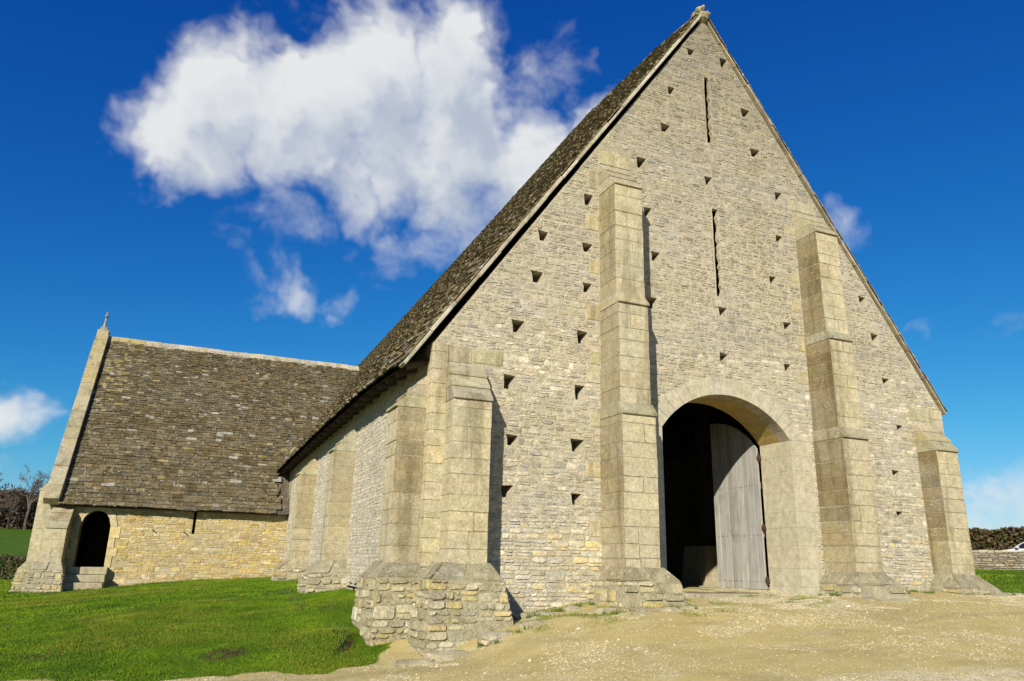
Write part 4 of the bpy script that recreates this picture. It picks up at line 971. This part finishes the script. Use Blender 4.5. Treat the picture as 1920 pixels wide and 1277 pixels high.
# ------------------------------------------------------------------ grass and loose gravel
def scatter(n, x0, x1, y0, y1):
    return rng.uniform(x0, x1, n), rng.uniform(y0, y1, n)
def in_view(x, y, z, mg=40):
    xy, zz = proj(np.stack([x, y, z], 1)); return (zz > 1) & (xy[:, 0] > -mg) & (xy[:, 0] < 1920+mg) & (xy[:, 1] < 1277+mg) & (xy[:, 1] > 900)
def blades(x, y, hmin, hmax, wd):
    gm, so_, _ = masks(x, y); keep = rng.uniform(0, 1, len(x)) < ss(.12, .9, gm)*(1-.85*so_); x, y = x[keep], y[keep]
    z = ground_z(x, y); k = in_view(x, y, z); x, y, z = x[k], y[k], z[k]; n = len(x)
    lush = fbm(x*.7, y*.7, 3, 55); h = rng.uniform(hmin, hmax, n)*(.6+.9*lush); an = rng.uniform(0, 6.283, n); wv = wd*rng.uniform(.7, 1.4, n)
    ln = h*rng.uniform(.1, .8, n); la = rng.uniform(0, 6.283, n)
    base = np.stack([x, y, z-.005], 1); side_ = np.stack([np.cos(an), np.sin(an), an*0], 1)*wv[:, None]/2
    tip = base+np.stack([np.cos(la)*ln, np.sin(la)*ln, h], 1)
    V = np.stack([base-side_, base+side_, tip], 1).reshape(-1, 3); F = np.arange(3*n).reshape(-1, 3)
    cA = np.array((.055, .135, .003)); cB = np.array((.165, .27, .004)); cY = np.array((.25, .22, .03)); tt = np.clip((fbm(x*1.1, y*1.1, 4, 61)-.5)*1.9+.5+rng.normal(0, .2, n), 0, 1)[:, None]
    c = cA*(1-tt)+cB*tt; yl = (rng.uniform(0, 1, n) < .08+.30*ss(.5, .68, fbm(x*.6, y*.6, 4, 71)))[:, None]; c = np.where(yl, cY, c)*rng.uniform(.75, 1.25, (n, 1))
    return V, F, c
VV, FF, CC = [], [], []; off = 0
for (n, b, h0, h1, wd) in ((420000, (-18, -6.8, -1.8, 6), .012, .034, .009), (190000, (-18, -6.8, 6, 20), .018, .042, .014), (60000, (-26, -15, 14, 46), .04, .09, .03), (60000, (7, 30, -1, 18), .03, .08, .022), (60000, (-7, 2.5, -3.5, -.3), .02, .07, .009)):
    V, F, c = blades(*scatter(n, *b), h0, h1, wd); VV.append(V); FF.append(F+off); CC.append(c); off += len(V)
# tufts along the foot of the walls
def foot_line():
    pts = []
    for (xa, ya, xb, yb, n) in ((-5.3,-.45,-3.6,-.5,34),(-3.9,-1.45,-2.1,-1.5,14),(1.6,-.5,2.3,-.7,10),(3.7,-.25,5.2,-.3,14),(5.1,-1.1,7.2,-1.0,10),(-8.0,-.4,-8.0,1.4,16),(-7.3,-1.75,-5.4,-1.75,14),(-8.2,3,-7.9,9,40),(-14,19.2,-7,19.9,160),(-15.8,18.5,-14.3,18.4,60)):
        for i in range(n):
            t2 = random.random(); pts.append((lerp(xa, xb, t2)+random.gauss(0, .07), lerp(ya, yb, t2)+random.gauss(0, .07)))
    return pts
fp = np.array(foot_line()); k = 26; x = np.repeat(fp[:, 0], k)+rng.normal(0, .035, len(fp)*k); y = np.repeat(fp[:, 1], k)+rng.normal(0, .035, len(fp)*k); z = ground_z(x, y); n = len(x)
h = rng.uniform(.03, .11, n); an = rng.uniform(0, 6.283, n); la = rng.uniform(0, 6.283, n); base = np.stack([x, y, z-.01], 1); sd_ = np.stack([np.cos(an), np.sin(an), an*0], 1)*.006
tip = base+np.stack([np.cos(la)*h*.5, np.sin(la)*h*.5, h], 1); V = np.stack([base-sd_, base+sd_, tip], 1).reshape(-1, 3); VV.append(V); FF.append(np.arange(3*n).reshape(-1, 3)+off); CC.append(np.array((.085, .14, .022))*rng.uniform(.6, 1.5, (n, 1)))
link('grass', mesh_of('grass', np.concatenate(VV), np.concatenate(FF), M['grass'], np.concatenate(CC)), kind='stuff', label='short green lawn grass around the barn', category='grass')
# pebbles: little octahedra
def pebbles(n, box, smin, smax):
    x, y = scatter(n, *box); gm, _, pl = masks(x, y); cl = fbm(x*1.3, y*1.3, 4, 91); keep = (gm < .3) & (rng.uniform(0, 1, n) < .12+.9*np.maximum(pl, ss(.52, .68, cl))); x, y = x[keep], y[keep]
    z = ground_z(x, y); k = in_view(x, y, z); x, y, z = x[k], y[k], z[k]; n = len(x); s = smin*(smax/smin)**(rng.uniform(0, 1, n)**2.2)
    O = np.array([(1, 0, 0), (0, 1, 0), (-1, 0, 0), (0, -1, 0), (0, 0, .7), (0, 0, -.5)])
    r = rng.uniform(.6, 1.3, (n, 6, 1)); an = rng.uniform(0, 6.28, n); R = np.stack([np.stack([np.cos(an), -np.sin(an), an*0], 1), np.stack([np.sin(an), np.cos(an), an*0], 1), np.stack([an*0, an*0, an*0+1], 1)], 1)
    P_ = np.einsum('nij,nkj->nki', R, O[None]*r)*s[:, None, None]+np.stack([x, y, z+s*.15], 1)[:, None]
    Fo = np.array([(0, 1, 4), (1, 2, 4), (2, 3, 4), (3, 0, 4), (1, 0, 5), (2, 1, 5), (3, 2, 5), (0, 3, 5)]); F = (np.arange(n)[:, None, None]*6+Fo[None]).reshape(-1, 3)
    c = np.array([(.70,.58,.32),(.78,.68,.45),(.64,.51,.24),(.56,.44,.21),(.82,.75,.56)])[rng.integers(0, 5, n)]*rng.uniform(.75, 1.15, (n, 1)); return P_.reshape(-1, 3), F, np.repeat(c, 8, axis=0)
VV, FF, CC = [], [], []; off = 0
for (n, b, s0, s1) in ((190000, (-10, 8, -7, -1), .005, .014), (110000, (-12, 14, -4, 1.5), .006, .017), (700, (-8, 8, -4, -1), .018, .045)):
    V, F, c = pebbles(n, b, s0, s1); VV.append(V); FF.append(F+off); CC.append(c); off += len(V)
link('gravel', mesh_of('gravel', np.concatenate(VV), np.concatenate(FF), M['rubble'], np.concatenate(CC)), kind='stuff', label='loose pale limestone gravel on the drive', category='gravel')
print('stones', NST, 'slates', NSL)
